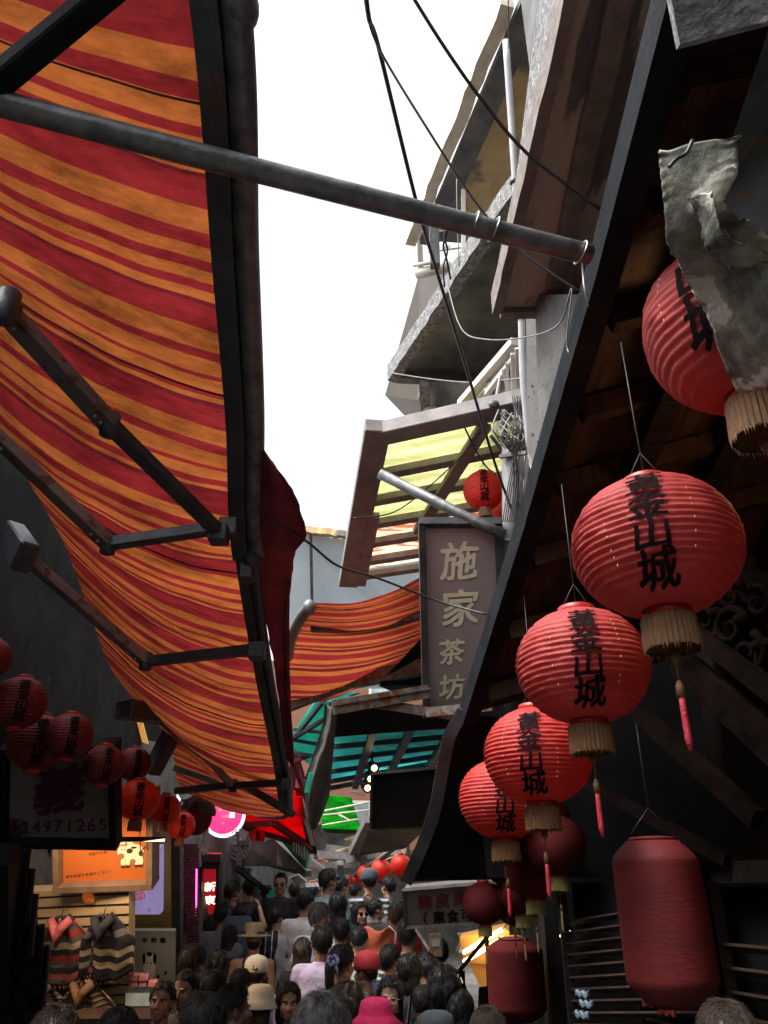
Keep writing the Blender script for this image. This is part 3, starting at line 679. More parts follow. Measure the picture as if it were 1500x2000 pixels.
b = MB(); b.prism([r1 + (r1 - r2) * 0.2, r2, Vector((2.6, r2.y + 0.2, zr)), Vector((2.6, r1.y, zr))], (0,0,0.10)); b.build('roof', M['ochre'], t)
b = MB(); b.beam(r1 + (r1 - r2) * 0.2 + Vector((0.02,0,-0.03)), r2 + Vector((0.02,0,-0.03)), 0.17, 0.07); b.build('roof_beam', M['concrete_dark'], t)
b = MB(); b.beam(r1 + (r1 - r2) * 0.2 + Vector((-0.15,0,0.02)), r2 + Vector((-0.15,0,0.02)), 0.10, 0.16, n=20, jit=0.01); b.build('roof_edge', M['cream_edge'], t)
# upper wall between slab and roof, lower wall and posts
wx = s1.x + 0.62
b = MB(); b.prism([Vector((wx+0.05, s1.y-0.4, zl+0.13)), Vector((wx-0.10, s2.y-0.2, zl+0.13)), Vector((wx-0.10, s2.y-0.2, zr)), Vector((wx+0.05, s1.y-0.4, zr))], (0.25,0,0)); b.build('upper_wall', M['wall_grey'], t)
b = MB(); b.beam(atz(850,520,zl+0.5), atz(850,520,zl+0.5) + Vector((0,0,0.6)), 0.08, 0.08); b.build('window_post', M['steel_dark'], t)
b = MB(); b.beam(at(905,370,6.4), at(905,540,6.1), 0.035, 0.02); b.beam(at(845,450,6.9), at(905,440,6.5), 0.03, 0.03); b.beam(at(838,490,6.9), at(905,480,6.4), 0.03, 0.03); b.build('window_frame', M['white_frame'], t)
b = MB(); b.prism([at(838,745,6.9), at(1030,745,5.9), at(1030,880,6.3), at(838,850,7.3)], (0.1,0.5,0)); b.build('lower_wall', M['concrete_dark'], t)
b = MB(); b.beam(at(828,748,6.75), at(834,835,7.2), 0.085, 0.08); b.build('post', M['concrete'], t)
b = MB(); b.beam(at(905,790,5.7), at(1012,668,4.9), 0.10, 0.05); b.beam(at(915,800,5.7), at(1018,690,4.9), 0.05, 0.03); b.build('window_head', M['white_frame'], t)
f_ = MB()
for (p, q, w_) in (((952,760,5.3),(952,825,5.45),0.045),((952,768,5.3),(1004,700,4.95),0.04),((1003,690,4.9),(1006,815,5.1),0.04),((990,708,5.0),(993,815,5.15),0.02),((1012,680,4.85),(1015,815,5.05),0.04),((978,730,5.05),(960,825,5.3),0.012),((982,720,5.05),(1000,815,5.15),0.012)):
    f_.beam(at(*p), at(*q), w_, 0.03)
f_ = f_.build('window', M['white_frame'], t)
b = MB(); b.prism([at(952,768,5.36), at(1008,695,4.98), at(1010,815,5.14), at(952,826,5.5)], (0.01,0.03,0)); b.build('pane', M['glass_dim'], f_)
b = MB(); b.prism([at(972,790,5.2), at(984,765,5.15), at(990,800,5.2), at(978,822,5.3)], (0.004,0.01,0)); b.build('sticker', M['packet_red'], f_)
b = MB(); b.lathe([(0.05,0),(0.05,0.1),(0.075,0.11),(0.06,0.16),(0.08,0.17),(0.04,0.21)], at(843,835,6.9), 14); tag(b.build('chimney_cowl', M['beige_wall']), 'small pale vent pot standing on the canopy gutter', 'vent')
b = MB(); b.prism([at(820,530,8.2), at(880,515,7.9), at(850,700,8.4), at(815,782,9.0), at(752,772,9.2)], (0.5,0.9,0)); tag(b.build('house', M['beige_wall']), 'pale beige house wall rising behind the dark slab tip', 'building')
b = MB(); b.tube([at(818,440,7.8), at(822,525,8.1)], 0.03, 8); b.ell(at(822,442,7.8),(0.06,0.06,0.04)); b.tube([at(808,518,8.0), at(850,512,7.8)], 0.02, 6); b.tube([at(815,535,8.0), at(880,520,7.8)], 0.055, 10)
tag(b.build('roof_fitting', M['beige_wall']), 'pale pipe fitting on top of the beige house wall', 'pipe')
# ---------------- yellow canopy with purlins
t = thing('canopy', at(850,1000,6.0), 'metal framed canopy with yellowed corrugated sheets over the tea sign', 'canopy')
TL, TR, BL, BR = at(742,862,5.4), at(1060,792,5.0), at(688,1128,7.4), at(1010,1080,7.0)
def can(u, v): return TL.lerp(TR, u).lerp(BL.lerp(BR, u), v)
nrm = (TR - TL).cross(BL - TL).normalized()
if nrm.z < 0: nrm = -nrm
def corr(u, v):
    return can(u, v) + nrm * (0.06 + 0.012 * math.sin(v * 90))
b = MB(); b.grid(lambda u, v: corr(u, v * 0.56), 6, 120); b.build('sheet', M['canopy_yellow'], t)
b = MB(); b.grid(lambda u, v: corr(u, 0.575 + v * 0.425), 6, 100); b.build('sheet', M['canopy_leaf'], t)
for v in (0.20, 0.37, 0.545, 0.70, 0.86, 1.0):
    b = MB(); b.beam(can(0.0, v), can(1.0, v), 0.09, 0.06); b.build('purlin', M['frame_pinkish'], t, bevel=0.004)
b = MB(); b.beam(can(-0.02, -0.04) + Vector((0,0,0.0)), can(1.0, -0.04), 0.17, 0.10); b.build('gutter', M['frame_pinkish'], t, bevel=0.006)
b = MB(); b.beam(can(-0.035, -0.09), can(-0.02, 1.05), 0.18, 0.10); b.beam(can(0.055, 0.45) - nrm*0.03, can(0.06, 1.05)- nrm*0.03, 0.10, 0.06); b.build('side_beam', M['frame_pinkish'], t, bevel=0.006)
b = MB(); b.beam(can(0.66, 0.0) - nrm * 0.06, can(0.36, 0.62) - nrm * 0.06, 0.09, 0.05); b.build('strut', M['frame_pinkish'], t, bevel=0.004)
b = MB(); b.tube([at(742,925,5.1), at(935,1022,4.9), at(985,1045,4.85)], 0.036, 14); b.build('brace_pipe', M['pole'], t)
# ---------------- hanging tea-house sign
t = thing('hanging_sign', at(900,1400,5.1), 'tall brown hanging sign with pale brush lettering beneath the yellow canopy', 'sign')
M['sign_brown'] = mat('dull mauve brown panel', (0.33,0.27,0.27), (0.38,0.315,0.31), 2, 0.55)
M['sign_pale'] = mat('pale cream lettering', (0.78,0.74,0.52), (0.85,0.82,0.6), 12, 0.6)
SA, SB, SC_, SD = at(824,1024,4.95), at(972,1024,4.95), at(832,1392,5.15), at(985,1392,5.15)
x, y, n0 = board_axes(SA, SB, SC_)
if n0.y > 0: n0 = -n0
b = MB(); b.prism([SA, SB, SD, SC_], -n0 * 0.09); b.build('panel', M['sign_brown'], t)
b = MB()
for p, q in ((SA, SB), (SB, SD), (SD, SC_), (SC_, SA)):
    dd = (q - p).normalized(); b.beam(p - dd * 0.022, q + dd * 0.022, 0.12, 0.045, up=(SD-SA).cross(n0) if 0 else None) if abs(dd.z) < 0.5 else b.beam(p, q, 0.045, 0.12, up=n0)
b.build('frame', M['steel_dark'], t)
yd = (SA - SC_).normalized(); xd = (SB - SA).normalized()
b = MB()
H = (SC_ - SA).length; W = (SB - SA).length
def sg(u, v): return SA.lerp(SB, u).lerp(SC_.lerp(SD, u), v) + n0 * 0.004
write(b, '施', sg(0.48, 0.185), 0.26, xd, yd, bold=0.022, brush=0.045)
write(b, '家', sg(0.48, 0.43), 0.26, xd, yd, bold=0.022, brush=0.045)
write(b, '茶', sg(0.35, 0.665), 0.18, xd, yd, bold=0.022, brush=0.04); write(b, '坊', sg(0.34, 0.855), 0.18, xd, yd, bold=0.022, brush=0.04)
write(b, '目', sg(0.80, 0.67), 0.14, xd, yd, bold=0.022, brush=0.04)
b.build('lettering', M['sign_pale'], t)
t2 = thing('sign_bracket', at(740,1370,4.7), 'grey angle iron bracket bars under the tall hanging sign', 'bracket')
b = MB(); b.beam(at(650,1382,4.6), at(838,1350,5.0), 0.012, 0.085, up=(0,0,1)); b.beam(at(650,1378,4.62), at(838,1346,5.02), 0.06, 0.012); b.build('bar', M['steel_rust'], t2)
b = MB(); b.beam(at(722,1372,4.8), at(900,1400,5.0), 0.012, 0.06); b.beam(at(830,1360,4.98), at(832,1400,5.05), 0.03, 0.03); b.build('bar', M['steel_rust'], t2)
b = MB(); b.beam(at(832,1392,4.9), at(960,1380,4.9), 0.03, 0.06); b.build('bar', M['steel_rust'], t2)
# ================================================================ torn sheet metal and slab, top right
t = thing('torn_sheet', at(1400,500,1.9), 'torn lichen-stained sheet hanging in front of the uppermost red lantern', 'metal sheet')
def strip(L1, L2, nv, name, m, wob=0.02, th=(0.006,0.012,0.0)):
    P = [at(*q) for q in L1]; Q = [at(*q) for q in L2]; b = MB()
    def fn(u, v):
        a = poly_t(P, v); c = poly_t(Q, v); p = a.lerp(c, u)
        k = noise.noise(Vector((u * 3 + 3, v * 6, 2))) * wob
        e = noise.noise(Vector((v * 40, u * 3, 9))) * 0.008 * (abs(u - 0.5) * 2) ** 4
        return p + Vector((e, k * 0.8, e))
    b.grid(fn, 18, nv, thick=th); return b.build(name, m, t)
strip([(1288,292,1.75),(1294,380,1.78),(1305,470,1.82),(1352,560,1.9),(1392,650,1.95),(1440,765,2.05)],
      [(1445,262,1.60),(1440,330,1.62),(1420,400,1.68),(1520,480,1.70),(1560,640,1.75),(1560,740,1.85)], 60, 'sheet', M['galv'], 0.022)
strip([(1340,385,1.71),(1365,420,1.72),(1380,480,1.72),(1440,520,1.72)], [(1392,372,1.66),(1400,420,1.66),(1440,470,1.66),(1530,500,1.66)], 24, 'curled_flap', M['galv'], 0.02)
b = MB(); b.tube(pix_wire([(1352,275,1.6),(1340,300,1.58),(1322,310,1.56),(1307,326,1.55)], 5), 0.0045, 6); b.build('hook', M['steel_dark'], t)
b = MB(); b.prism([at(1388,395,1.9), at(1500,60,1.55), at(1640,60,1.55), at(1640,720,1.8), at(1480,470,1.85)], (0.10,0.16,0.05)); b.build('backing', M['steel_dark'], t)
b = MB(); b.prism([at(1288,-120,1.45), at(1328,86,1.50), at(1560,25,1.40), at(1560,-160,1.36)], (0.02,0.05,0.06)); tag(b.build('concrete_slab', M['concrete']), 'speckled concrete slab corner at the very top right', 'slab')
# ================================================================ lanterns
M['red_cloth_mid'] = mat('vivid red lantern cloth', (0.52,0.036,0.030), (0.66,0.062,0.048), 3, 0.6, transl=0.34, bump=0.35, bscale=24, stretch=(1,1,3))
M['gold_dim'] = mat('old gold fringe', (0.20,0.16,0.05), (0.32,0.26,0.09), 50, 0.7, bump=0.4, bscale=80, stretch=(5,5,0.5))
def lantern_proto(cloth, text, detail=2, sd=0, fringe=True, tassel=True, hangs=0.35, seam=True, squash=0.83, ribs=20, dense=72):
    """round paper/cloth lantern, radius 1 unit = 0.25 m, centre at origin"""
    Rr = 0.25; Hh = Rr * squash
    t = thing('lantern', (0, 0, 0), 'x', 'lantern')
    zt = 0.90
    def rad(s):  # s in -1..1
        base = math.sqrt(max(0.0, 1 - (s * 0.975) ** 2)) ** 0.92
        return Rr * max(0.28, base)
    prof = []; nper = 4 if detail > 1 else 2
    n = ribs * nper
    for k in range(n + 1):
        s = -1 + 2 * k / n; ph = (k % nper) / nper
        sc = -0.030 * math.sin(math.pi * ph) if detail > 0 else 0
        prof.append((rad(s * 0.96) * (1 + sc), s * Hh * 0.97))
    def wob(a, z, k):
        v = 1 + 0.006 * math.cos(8 * a) * (1 if detail else 0)
        if detail > 1: v += 0.016 * noise.noise(Vector((math.cos(a) * 6 + sd, math.sin(a) * 6, z * 60))) + 0.014 * noise.noise(Vector((math.cos(a) * 1.2 + sd * 3, math.sin(a) * 1.2, z * 6))) / max(0.2, 1 if (k % nper) else 1) * 1.0 - 0.0 
        return v
    b = MB(); b.lathe(prof, (0,0,0), dense, wob=wob, cap=True); body = b.build('shade', cloth, t)
    # rims
    b = MB(); r0 = Rr * 0.27
    b.lathe([(r0*0.9,Hh*0.93),(r0*1.05,Hh*0.95),(r0*1.05,Hh*1.10),(r0*0.95,Hh*1.12),(r0*0.6,Hh*1.12)], n=28); b.build('top_rim', M['red_wood'], t)
    b = MB(); b.lathe([(r0*0.9,-Hh*0.93),(r0*1.03,-Hh*0.96),(r0*1.03,-Hh*1.12),(r0*0.8,-Hh*1.14)][::-1], n=28); b.build('bottom_rim', M['red_wood'], t)
    if detail:
        b = MB()
        b.lathe([(Rr*0.40,-Hh*0.905),(Rr*0.43,-Hh*0.895),(Rr*0.42,-Hh*0.89)], n=40, cap=False)
        for k in range(16):
            a = 2 * math.pi * k / 16; b.ell((math.cos(a)*Rr*0.37, math.sin(a)*Rr*0.37, -Hh*0.925), (0.006, 0.006, 0.003), 6, 4)
        b.build('foil_band', M['gold_foil'], t)
    if fringe:
        b = MB(); nf = 64
        def fw(a, z, k): return 1 + 0.03 * math.sin(a * 32) + 0.02 * math.sin(a * 7 + z * 30)
        zz = -Hh * 1.08; pr = [(r0*1.10, zz), (r0*1.16, zz-0.008), (r0*1.13, zz-0.014), (r0*1.15, zz-0.05), (r0*1.17, zz-0.088), (r0*1.14, zz-0.096)]
        b.lathe(pr, n=96, wob=fw, cap=False, smooth=False)
        for k in range(56):
            a = 2*math.pi*k/56 + random.uniform(-.03,.03); r_ = r0*1.15
            p = Vector((math.cos(a)*r_, math.sin(a)*r_, zz-0.09)); b.tube([p, p + Vector((random.uniform(-.003,.003), random.uniform(-.003,.003), -random.uniform(0.006,0.022)))], [0.0035, 0.001], 4)
        b.build('fringe', M['gold_dim'] if tassel == 'gold' else M['gold'], t)
    if tassel:
        tx = 0.0
        b = MB(); b.tube([(0,0,-Hh*1.0),(0,0,-Hh*1.0-0.21)], 0.0025, 5); b.ell((0,0,-Hh-0.13),(0.016,0.008,0.02),10,6); b.lathe([(0.004,-Hh-0.20),(0.011,-Hh-0.215),(0.013,-Hh-0.245)][::-1], n=10); b.build('tassel_knot', M['gold'], t)
        b = MB(); b.lathe([(0.008,-Hh-0.243),(0.009,-Hh-0.28),(0.010,-Hh-0.36),(0.005,-Hh-0.39)][::-1], n=14, wob=lambda a,z,k: 1+0.12*math.sin(a*7)); b.build('tassel', M['gold_dim'] if tassel == 'gold' else M['tassel_red'], t)
    if hangs:
        b = MB(); b.tube([(0,0,Hh*1.1),(0,0,Hh*1.1+hangs)], 0.0022, 4); b.tube([(r0*0.8,0,Hh*1.1),(0,0,Hh*1.1+0.10),(-r0*0.8,0,Hh*1.1)], 0.003, 5); b.build('hanging_cord', M['cable'], t)
    if seam and detail > 1:  # small pale boxes painted in as glints down the cloth seams
        b = MB()
        for a in (R(-90-29), R(-90+27), R(90)):
            for k in range(ribs):
                if random.random() < 0.45 or abs(k - ribs/2) > ribs*0.33: continue
                s = -0.96 + 1.92 * k / ribs
                if abs(s) > 0.75: continue
                r_ = rad(s*0.96) * 1.014 + 0.0012; z_ = s * Hh * 0.97
                b.box((math.cos(a)*r_, math.sin(a)*r_, z_), (0.0026, 0.002, 0.0065), Matrix.Rotation(a, 3, 'Z'))
        b.build('seam_glints', M['glint'], t)
    if text:
        b = MB(); N_ = len(text)
        size = 0.106 if N_ == 4 else 0.14; aspect = 1.08
        for k, ch in enumerate(text):
            vs, fs, wd = glyph(ch, 0.024); tmp = bmesh.new(); vv = [tmp.verts.new((x, y, l)) for (x, y, l) in vs]
            for f in fs:
                try: tmp.faces.new([vv[i] for i in f])
                except Exception: pass
            for it in range(4):
                bmesh.ops.triangulate(tmp, faces=tmp.faces)
                le = [e for e in tmp.edges if e.calc_length() > 0.15]
                if not le: break
                bmesh.ops.subdivide_edges(tmp, edges=le, cuts=1)
            bmesh.ops.triangulate(tmp, faces=tmp.faces)
            tmp.verts.index_update(); out = []
            zc = Hh * (0.56 - 1.24 * k / max(1, N_ - 1)) if N_ == 4 else Hh * (0.15 - 0.6 * k)
            for v in tmp.verts:
                n1 = noise.noise(Vector((v.co.x*3.1+k*7, v.co.y*3.1, 0.3))) * 0.05; n2 = noise.noise(Vector((v.co.x*3.1, v.co.y*3.1+k*5, 4.3))) * 0.05
                gx = (v.co.x + n1 + v.co.y*0.05) * size * aspect; gz = zc + (v.co.y + n2 + v.co.x * 0.07) * size * 0.92
                s = max(-0.985, min(0.985, gz / (Hh * 0.97))); rr = rad(s * 0.96) * 1.022 + 0.004 + v.co.z * 0.1; a = -math.pi/2 + gx / max(rr, 0.1)
                out.append(Vector((math.cos(a)*rr, math.sin(a)*rr, gz)))
            b.add(out, [tuple(q.index for q in f.verts) for f in tmp.faces]); tmp.free()
        b.build('lettering', M['ink'], t)
    return t
protos = {}
def put_lantern(kind, px, py, d, wpx, label, group='red lanterns under the tea house eave', yaw=0.0, hz=1.0, loc=None, kw=None, extra=None):
    """one lantern centred at the given pixel/depth, wpx = width in photo pixels"""
    first = kind not in protos
    if first: protos[kind] = lantern_proto(**KINDS[kind]); o = protos[kind]
    else: o = copy_tree(protos[kind])
    o['label'] = label; o['category'] = 'lantern'; o['group'] = group
    o.location = at(px, py, d) if loc is None else loc
    s = wpx * d / 1500.0 / 0.50
    o.scale = (s, s, s * hz); o.rotation_euler = (0, 0, yaw); return o
KINDS = {
 'big': dict(cloth=M['red_cloth'], text='黃金山城', detail=2, hangs=0.55),
 'big2': dict(cloth=M['red_cloth'], text='黃金山城', detail=2, hangs=0.55, sd=4, ribs=19),
 'big3': dict(cloth=M['red_cloth_mid'], text='黃金山城', detail=2, hangs=0.55, sd=7, ribs=21),
 'big4': dict(cloth=M['red_cloth_mid'], text='黃金山城', detail=2, hangs=0.55, sd=11, ribs=20),
 'top': dict(cloth=M['red_cloth'], text='山城', detail=2, hangs=0.4, ribs=18),
 'small': dict(cloth=M['red_cloth_lit'], text='黃金山城', detail=1, hangs=0.3, ribs=16, dense=40, tassel=False, seam=False),
 'smallseam': dict(cloth=M['red_cloth_lit'], text='黃金山城', detail=2, hangs=0.3, ribs=18, dense=48, tassel=False),
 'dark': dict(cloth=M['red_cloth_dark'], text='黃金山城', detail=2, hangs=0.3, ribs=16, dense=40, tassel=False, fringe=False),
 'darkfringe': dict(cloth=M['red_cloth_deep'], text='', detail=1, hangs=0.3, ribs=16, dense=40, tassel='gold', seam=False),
 'far': dict(cloth=M['red_cloth_lit'], text='', detail=1, hangs=0.25, ribs=10, dense=24, tassel=False, seam=False, fringe=False),
}
GR = 'red lettered lanterns in a row under the dark eave'
put_lantern('top', 1436, 636, 2.35, 346, 'largest red lantern at the upper right, half hidden by the torn sheet', GR, R(-42), 1.16)
put_lantern('big', 1281, 1068, 2.23, 322, 'big red lantern with black writing, the frontmost of the overlapping row on the right', GR, R(-22))
put_lantern('big2', 1138, 1300, 2.80, 258, 'red lantern with black writing, second of the overlapping row, behind the frontmost', GR, R(-10))
put_lantern('big3', 1050, 1475, 3.44, 211, 'red lantern with black writing, third of the overlapping row', GR, R(-18))
put_lantern('big4', 982, 1560, 4.30, 172, 'red lantern at the low far end of the overlapping row, partly covered', GR, R(-6), 1.0)
GM = 'red lanterns by the utility pole'
put_lantern('smallseam', 945, 958, 5.3, 80, 'bright red lantern hanging in front of the yellow canopy', GM, R(-6), 1.15)
put_lantern('small', 985, 1012, 5.6, 62, 'red lantern tucked behind the bright one beside the stubby pole', GM, R(8), 1.12)
put_lantern('small', 992, 1062, 5.9, 54, 'small red lantern peeping between the tea sign and the eave', GM, R(10), 1.0)
# dark chain on the lower right
GD = 'unlit dark red lanterns receding at lower right'
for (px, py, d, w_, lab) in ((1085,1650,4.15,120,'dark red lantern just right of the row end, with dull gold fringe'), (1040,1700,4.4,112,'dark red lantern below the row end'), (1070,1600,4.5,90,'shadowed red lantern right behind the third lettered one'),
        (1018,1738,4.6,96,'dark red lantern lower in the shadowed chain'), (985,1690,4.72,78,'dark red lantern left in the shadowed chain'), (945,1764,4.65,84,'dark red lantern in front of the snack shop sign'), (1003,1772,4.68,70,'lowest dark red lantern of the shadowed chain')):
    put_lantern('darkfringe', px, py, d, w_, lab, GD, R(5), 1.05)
# tall cylinder lanterns
def tall(px, py, d, wpx, hpx, label, grp, cm='red_cloth_dark'):
    c = at(px, py, d); r = wpx * d / 3000.0; h = hpx * d / 1500.0 / CP * 0.93
    t = thing('lantern', c, label, 'lantern', grp)
    prof = []
    n = 60
    for k in range(n + 1):
        z = -h/2 + h * k / n; e = min(k, n - k) / n * 2
        rr = r * (0.62 + 0.38 * min(1, math.sin(min(1, e * 3.4) * math.pi / 2))) * (1 - 0.012 * (k % 2))
        prof.append((rr, z))
    b = MB(); b.lathe(prof, c, 48, smooth=True); b.build('shade', M[cm], t)
    b = MB(); b.lathe([(r*0.50,h/2),(r*0.56,h/2+0.003),(r*0.54,h/2+0.015),(r*0.4,h/2+0.018)], c, 30); b.build('top_rim', M['red_cloth_dark'], t)
    b = MB(); b.lathe([(r*0.40,-h/2-0.015),(r*0.52,-h/2-0.012),(r*0.52,-h/2)], c, 30); b.build('bottom_rim', M['red_cloth_dark'], t)
    b = MB(); b.tube([c+Vector((-r*.5,0,h/2+.03)), c+Vector((0,0,h/2+.14)), c+Vector((r*.5,0,h/2+.03))], 0.003, 5); b.tube([c+Vector((0,0,h/2+.14)), c+Vector((0,0,h/2+.60))], 0.004, 5); b.build('hanging_cord', M['cable'], t)
    return t
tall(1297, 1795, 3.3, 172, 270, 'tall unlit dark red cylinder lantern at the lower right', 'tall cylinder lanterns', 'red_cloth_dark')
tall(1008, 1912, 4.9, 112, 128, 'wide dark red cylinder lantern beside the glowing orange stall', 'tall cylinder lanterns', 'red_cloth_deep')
# left rows
GL = 'dim red lanterns under the left awning'
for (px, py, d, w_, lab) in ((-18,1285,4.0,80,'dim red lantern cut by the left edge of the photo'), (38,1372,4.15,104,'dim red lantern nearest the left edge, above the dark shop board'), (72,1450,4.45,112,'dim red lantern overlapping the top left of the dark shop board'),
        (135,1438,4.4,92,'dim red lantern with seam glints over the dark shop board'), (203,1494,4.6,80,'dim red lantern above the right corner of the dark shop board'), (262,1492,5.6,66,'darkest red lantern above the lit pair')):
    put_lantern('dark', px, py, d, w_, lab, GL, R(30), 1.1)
GK = 'brighter red lanterns at the left shops'
for (px, py, d, w_, lab) in ((270,1562,5.15,84,'brighter red lantern with fringe hanging over the orange sign'), (322,1580,5.5,62,'red lantern right of the one over the orange sign'), (354,1612,5.9,56,'red lantern at the end of the row by the dark curved bracket')):
    put_lantern('small', px, py, d, w_, lab, GK, R(20), 1.04)
put_lantern('small', 500, 1636, 9.0, 36, 'orange red lantern with gold trim below the red awning', GK, R(20), 1.0)
GF = 'far red lanterns climbing the lane on a string'
for (px, py, d, w_, lab) in ((783,1690,8.6,42,'far red lantern half hidden by the black tarpaulin'), (744,1700,9.4,42,'far red lantern, second from the black tarpaulin'), (716,1706,10.2,36,'far red lantern in the middle of the climbing string'), (697,1722,11.0,32,'far red lantern, second lowest of the climbing string'), (683,1727,11.6,28,'lowest far red lantern of the climbing string')):
    put_lantern('far', px, py, d, w_, lab, GF, 0, 1.08)
b = MB(); b.tube(pix_wire([(655,1740,12.0),(700,1705,10.8),(745,1675,9.4),(790,1640,8.4)], 4), 0.03, 6); tag(b.build('bamboo_pole', M['edge_brown']), 'slanting pole carrying the string of far red lanterns', 'pole')
# ================================================================ black tarpaulin and snack sign, centre right
t = thing('tarpaulin', at(900,1600,4.7), 'black tarpaulin hanging from the end of the dark eave', 'tarpaulin')
edgeL = [(893,1390,4.60),(866,1440,4.62),(853,1500,4.66),(838,1580,4.70),(812,1655,4.74),(782,1722,4.78)]
def tar(u, v):
    p = poly_t([at(*q) for q in edgeL], v); q = at(1060 + 30 * (1 - v), 1420 + 296 * v, 4.85)
    r_ = p.lerp(q, u); r_.y += 0.03 * noise.noise(Vector((u * 5, v * 4, 1))); return r_
b = MB(); b.grid(tar, 20, 20, thick=(0.0, 0.012, 0)); b.build('cloth', M['tarp_black'], t)
b = MB(); P = [at(*q) for q in edgeL]; pts = [poly_t(P, k / 24) for k in range(25)]
for k in range(24): b.beam(pts[k] + Vector((0.035,-0.03,0)), pts[k+1] + Vector((0.035,-0.03,0)), 0.075, 0.03, up=(0,-1,0.01))
b.build('hem', M['tarp_edge'], t)
t = thing('snack_sign', at(900,1775,5.3), 'dim grey snack shop board with dark red and black characters under the tarpaulin', 'sign')
M['board_dim'] = mat('smoky grey board', (0.12,0.11,0.11), (0.16,0.145,0.145), 3, 0.6)
A_, B2, C_ = at(788,1738,5.3), at(1040,1716,4.9), at(792,1812,5.35); D_ = B2 + (C_ - A_)
x, y, n0 = board_axes(A_, B2, C_); n0 = -n0 if n0.y > 0 else n0
b = MB(); b.prism([A_, B2, D_, C_], -n0 * 0.06); b.build('panel', M['board_dim'], t)
b = MB()
for p, q in ((A_, B2), (C_, D_)): b.beam(p, q, 0.02, 0.02)
b.beam(A_, C_, 0.02, 0.02); b.build('frame', M['steel_grey'], t)
M['text_maroon'] = mat('maroon lettering', (0.10,0.012,0.012), (0.13,0.02,0.02), 9, 0.6)
yd = (A_ - C_).normalized(); b = MB(); write(b, '脆皮臭豆', A_.lerp(B2, 0.17) + (C_ - A_) * 0.34 + n0 * 0.004, 0.115, x, yd, step=0.135, bold=0.02); b.build('lettering', M['text_maroon'], t)
b = MB(); write(b, '（素食可）', A_.lerp(B2, 0.17) + (C_ - A_) * 0.77 + n0 * 0.004, 0.10, x, yd, step=0.105, bold=0.02); b.build('lettering', M['ink'], t)
# dark box sign above the tarp
t = thing('box_sign', at(780,1560,5.9), 'black box sign hanging under the teal awning', 'sign')
b = MB(); b.prism([at(727,1512,5.9), at(880,1498,5.6), at(880,1612,5.7), at(724,1618,6.0)], (0.03,0.16,0.0)); b.build('box', M['tarp_black'], t)
b = MB(); b.beam(at(726,1512,5.88), at(724,1618,5.98), 0.02, 0.02); b.beam(at(727,1511,5.88), at(880,1497,5.58), 0.02, 0.02); b.build('frame', M['steel_dark'], t)
b = MB(); b.prism([at(720,1620,6.4), at(840,1612,6.1), at(790,1658,6.6), at(700,1672,6.9)], (0.02,0.12,0.05)); tag(b.build('hood', M['wall_grey']), 'plain grey hood below the black box sign', 'hood')
# ================================================================ glowing snack stall, lower right
M['tube'] = mat('lit fluorescent tube', (1.0,0.72,0.38), (1.0,0.76,0.42), 3, 0.5, emit=5.0)
M['stall_orange'] = mat('lit orange stall wall', (0.75,0.33,0.06), (0.85,0.42,0.10), 4, 0.7, emit=0.10)  # wall given a faint glow of its own to look tube-lit
t = thing('snack_stall', at(960,1900,5.6), 'snack stall with glowing orange wall under two fluorescent tubes', 'stall')
b = MB(); b.prism([at(915,1880,5.6), at(958,1856,5.5), at(958,1925,5.5), at(938,1928,5.55)], (0.05,0.12,0)); b.build('side_panel', M['stall_orange'], t)
b = MB(); b.prism([at(898,1832,5.5), at(985,1812,5.3), at(1045,1860,5.2), at(1045,1890,5.2), at(905,1880,5.55)], (0.05,0.3,0.02)); b.build('ceiling', M['stall_orange'], t)
for (a, c) in (((907,1878,5.38),(982,1832,5.2)), ((906,1860,5.36),(980,1816,5.18))):
    b = MB(); b.tube([at(*a), at(*c)], 0.014, 10); b.build('tube_light', M['tube'], t)
b = MB(); b.beam(at(950,1818,5.2), at(957,1962,5.3), 0.03, 0.03); b.beam(at(968,1845,5.2), at(1050,1858,5.1), 0.025, 0.025); b.beam(at(890,1905,5.4), at(958,1822,5.2), 0.02, 0.02); b.build('post', M['wood_carved'], t)
b = MB(); b.prism([at(958,1925,5.5), at(935,1928,5.55), at(930,2050,5.6), at(958,2050,5.5)], (0.3,0.3,0)); b.build('counter', M['wood_carved'], t)
# small items hung left of the stall
t = thing('meter_box', at(850,1845,5.9), 'small grey meter box on the post below the snack board', 'box')
b = MB(); b.box(at(851,1846,5.9), (0.10,0.06,0.16)); b.build('case', M['steel_rust'], t, bevel=0.008)
b = MB(); b.box(at(851,1846,5.9)+Vector((0,-0.032,0.02)), (0.06,0.006,0.05)); b.build('dial', M['glass_dim'], t)
b = MB(); b.beam(at(842,1805,5.95), at(842,1990,5.95), 0.05, 0.05); b.beam(at(812,1815,5.7), at(838,1855,5.6), 0.015, 0.015); tag(b.build('post', M['edge_brown']), 'brown timber post beside the meter box', 'post')
t = thing('apron', at(905,1840,5.8), 'white cloth hung beside the snack stall roof', 'cloth')
def apr(u, v): return at(893 + 24 * u + 4 * math.sin(v * 5), 1822 + 42 * v, 5.85) + Vector((0, 0.02 * math.sin(u * 9), 0))
b = MB(); b.grid(apr, 10, 10, thick=(0, 0.006, 0)); b.build('cloth', M['white_board'], t)
t = thing('scroll_sign', at(890,1935,5.0), 'narrow upright board with pale brush characters by the stall', 'sign')
b = MB(); b.prism([at(882,1898,5.0), at(906,1896,5.0), at(908,1990,5.05), at(884,1992,5.05)], (0.01,0.03,0)); b.build('board', M['wood_carved'], t)
b = MB(); write(b, '小吃', at(894,1915,4.98), 0.075, (1,0,0), (0,0,1), vertical=True, step=0.11, brush=0.03); b.build('lettering', M['sign_pale'], t)
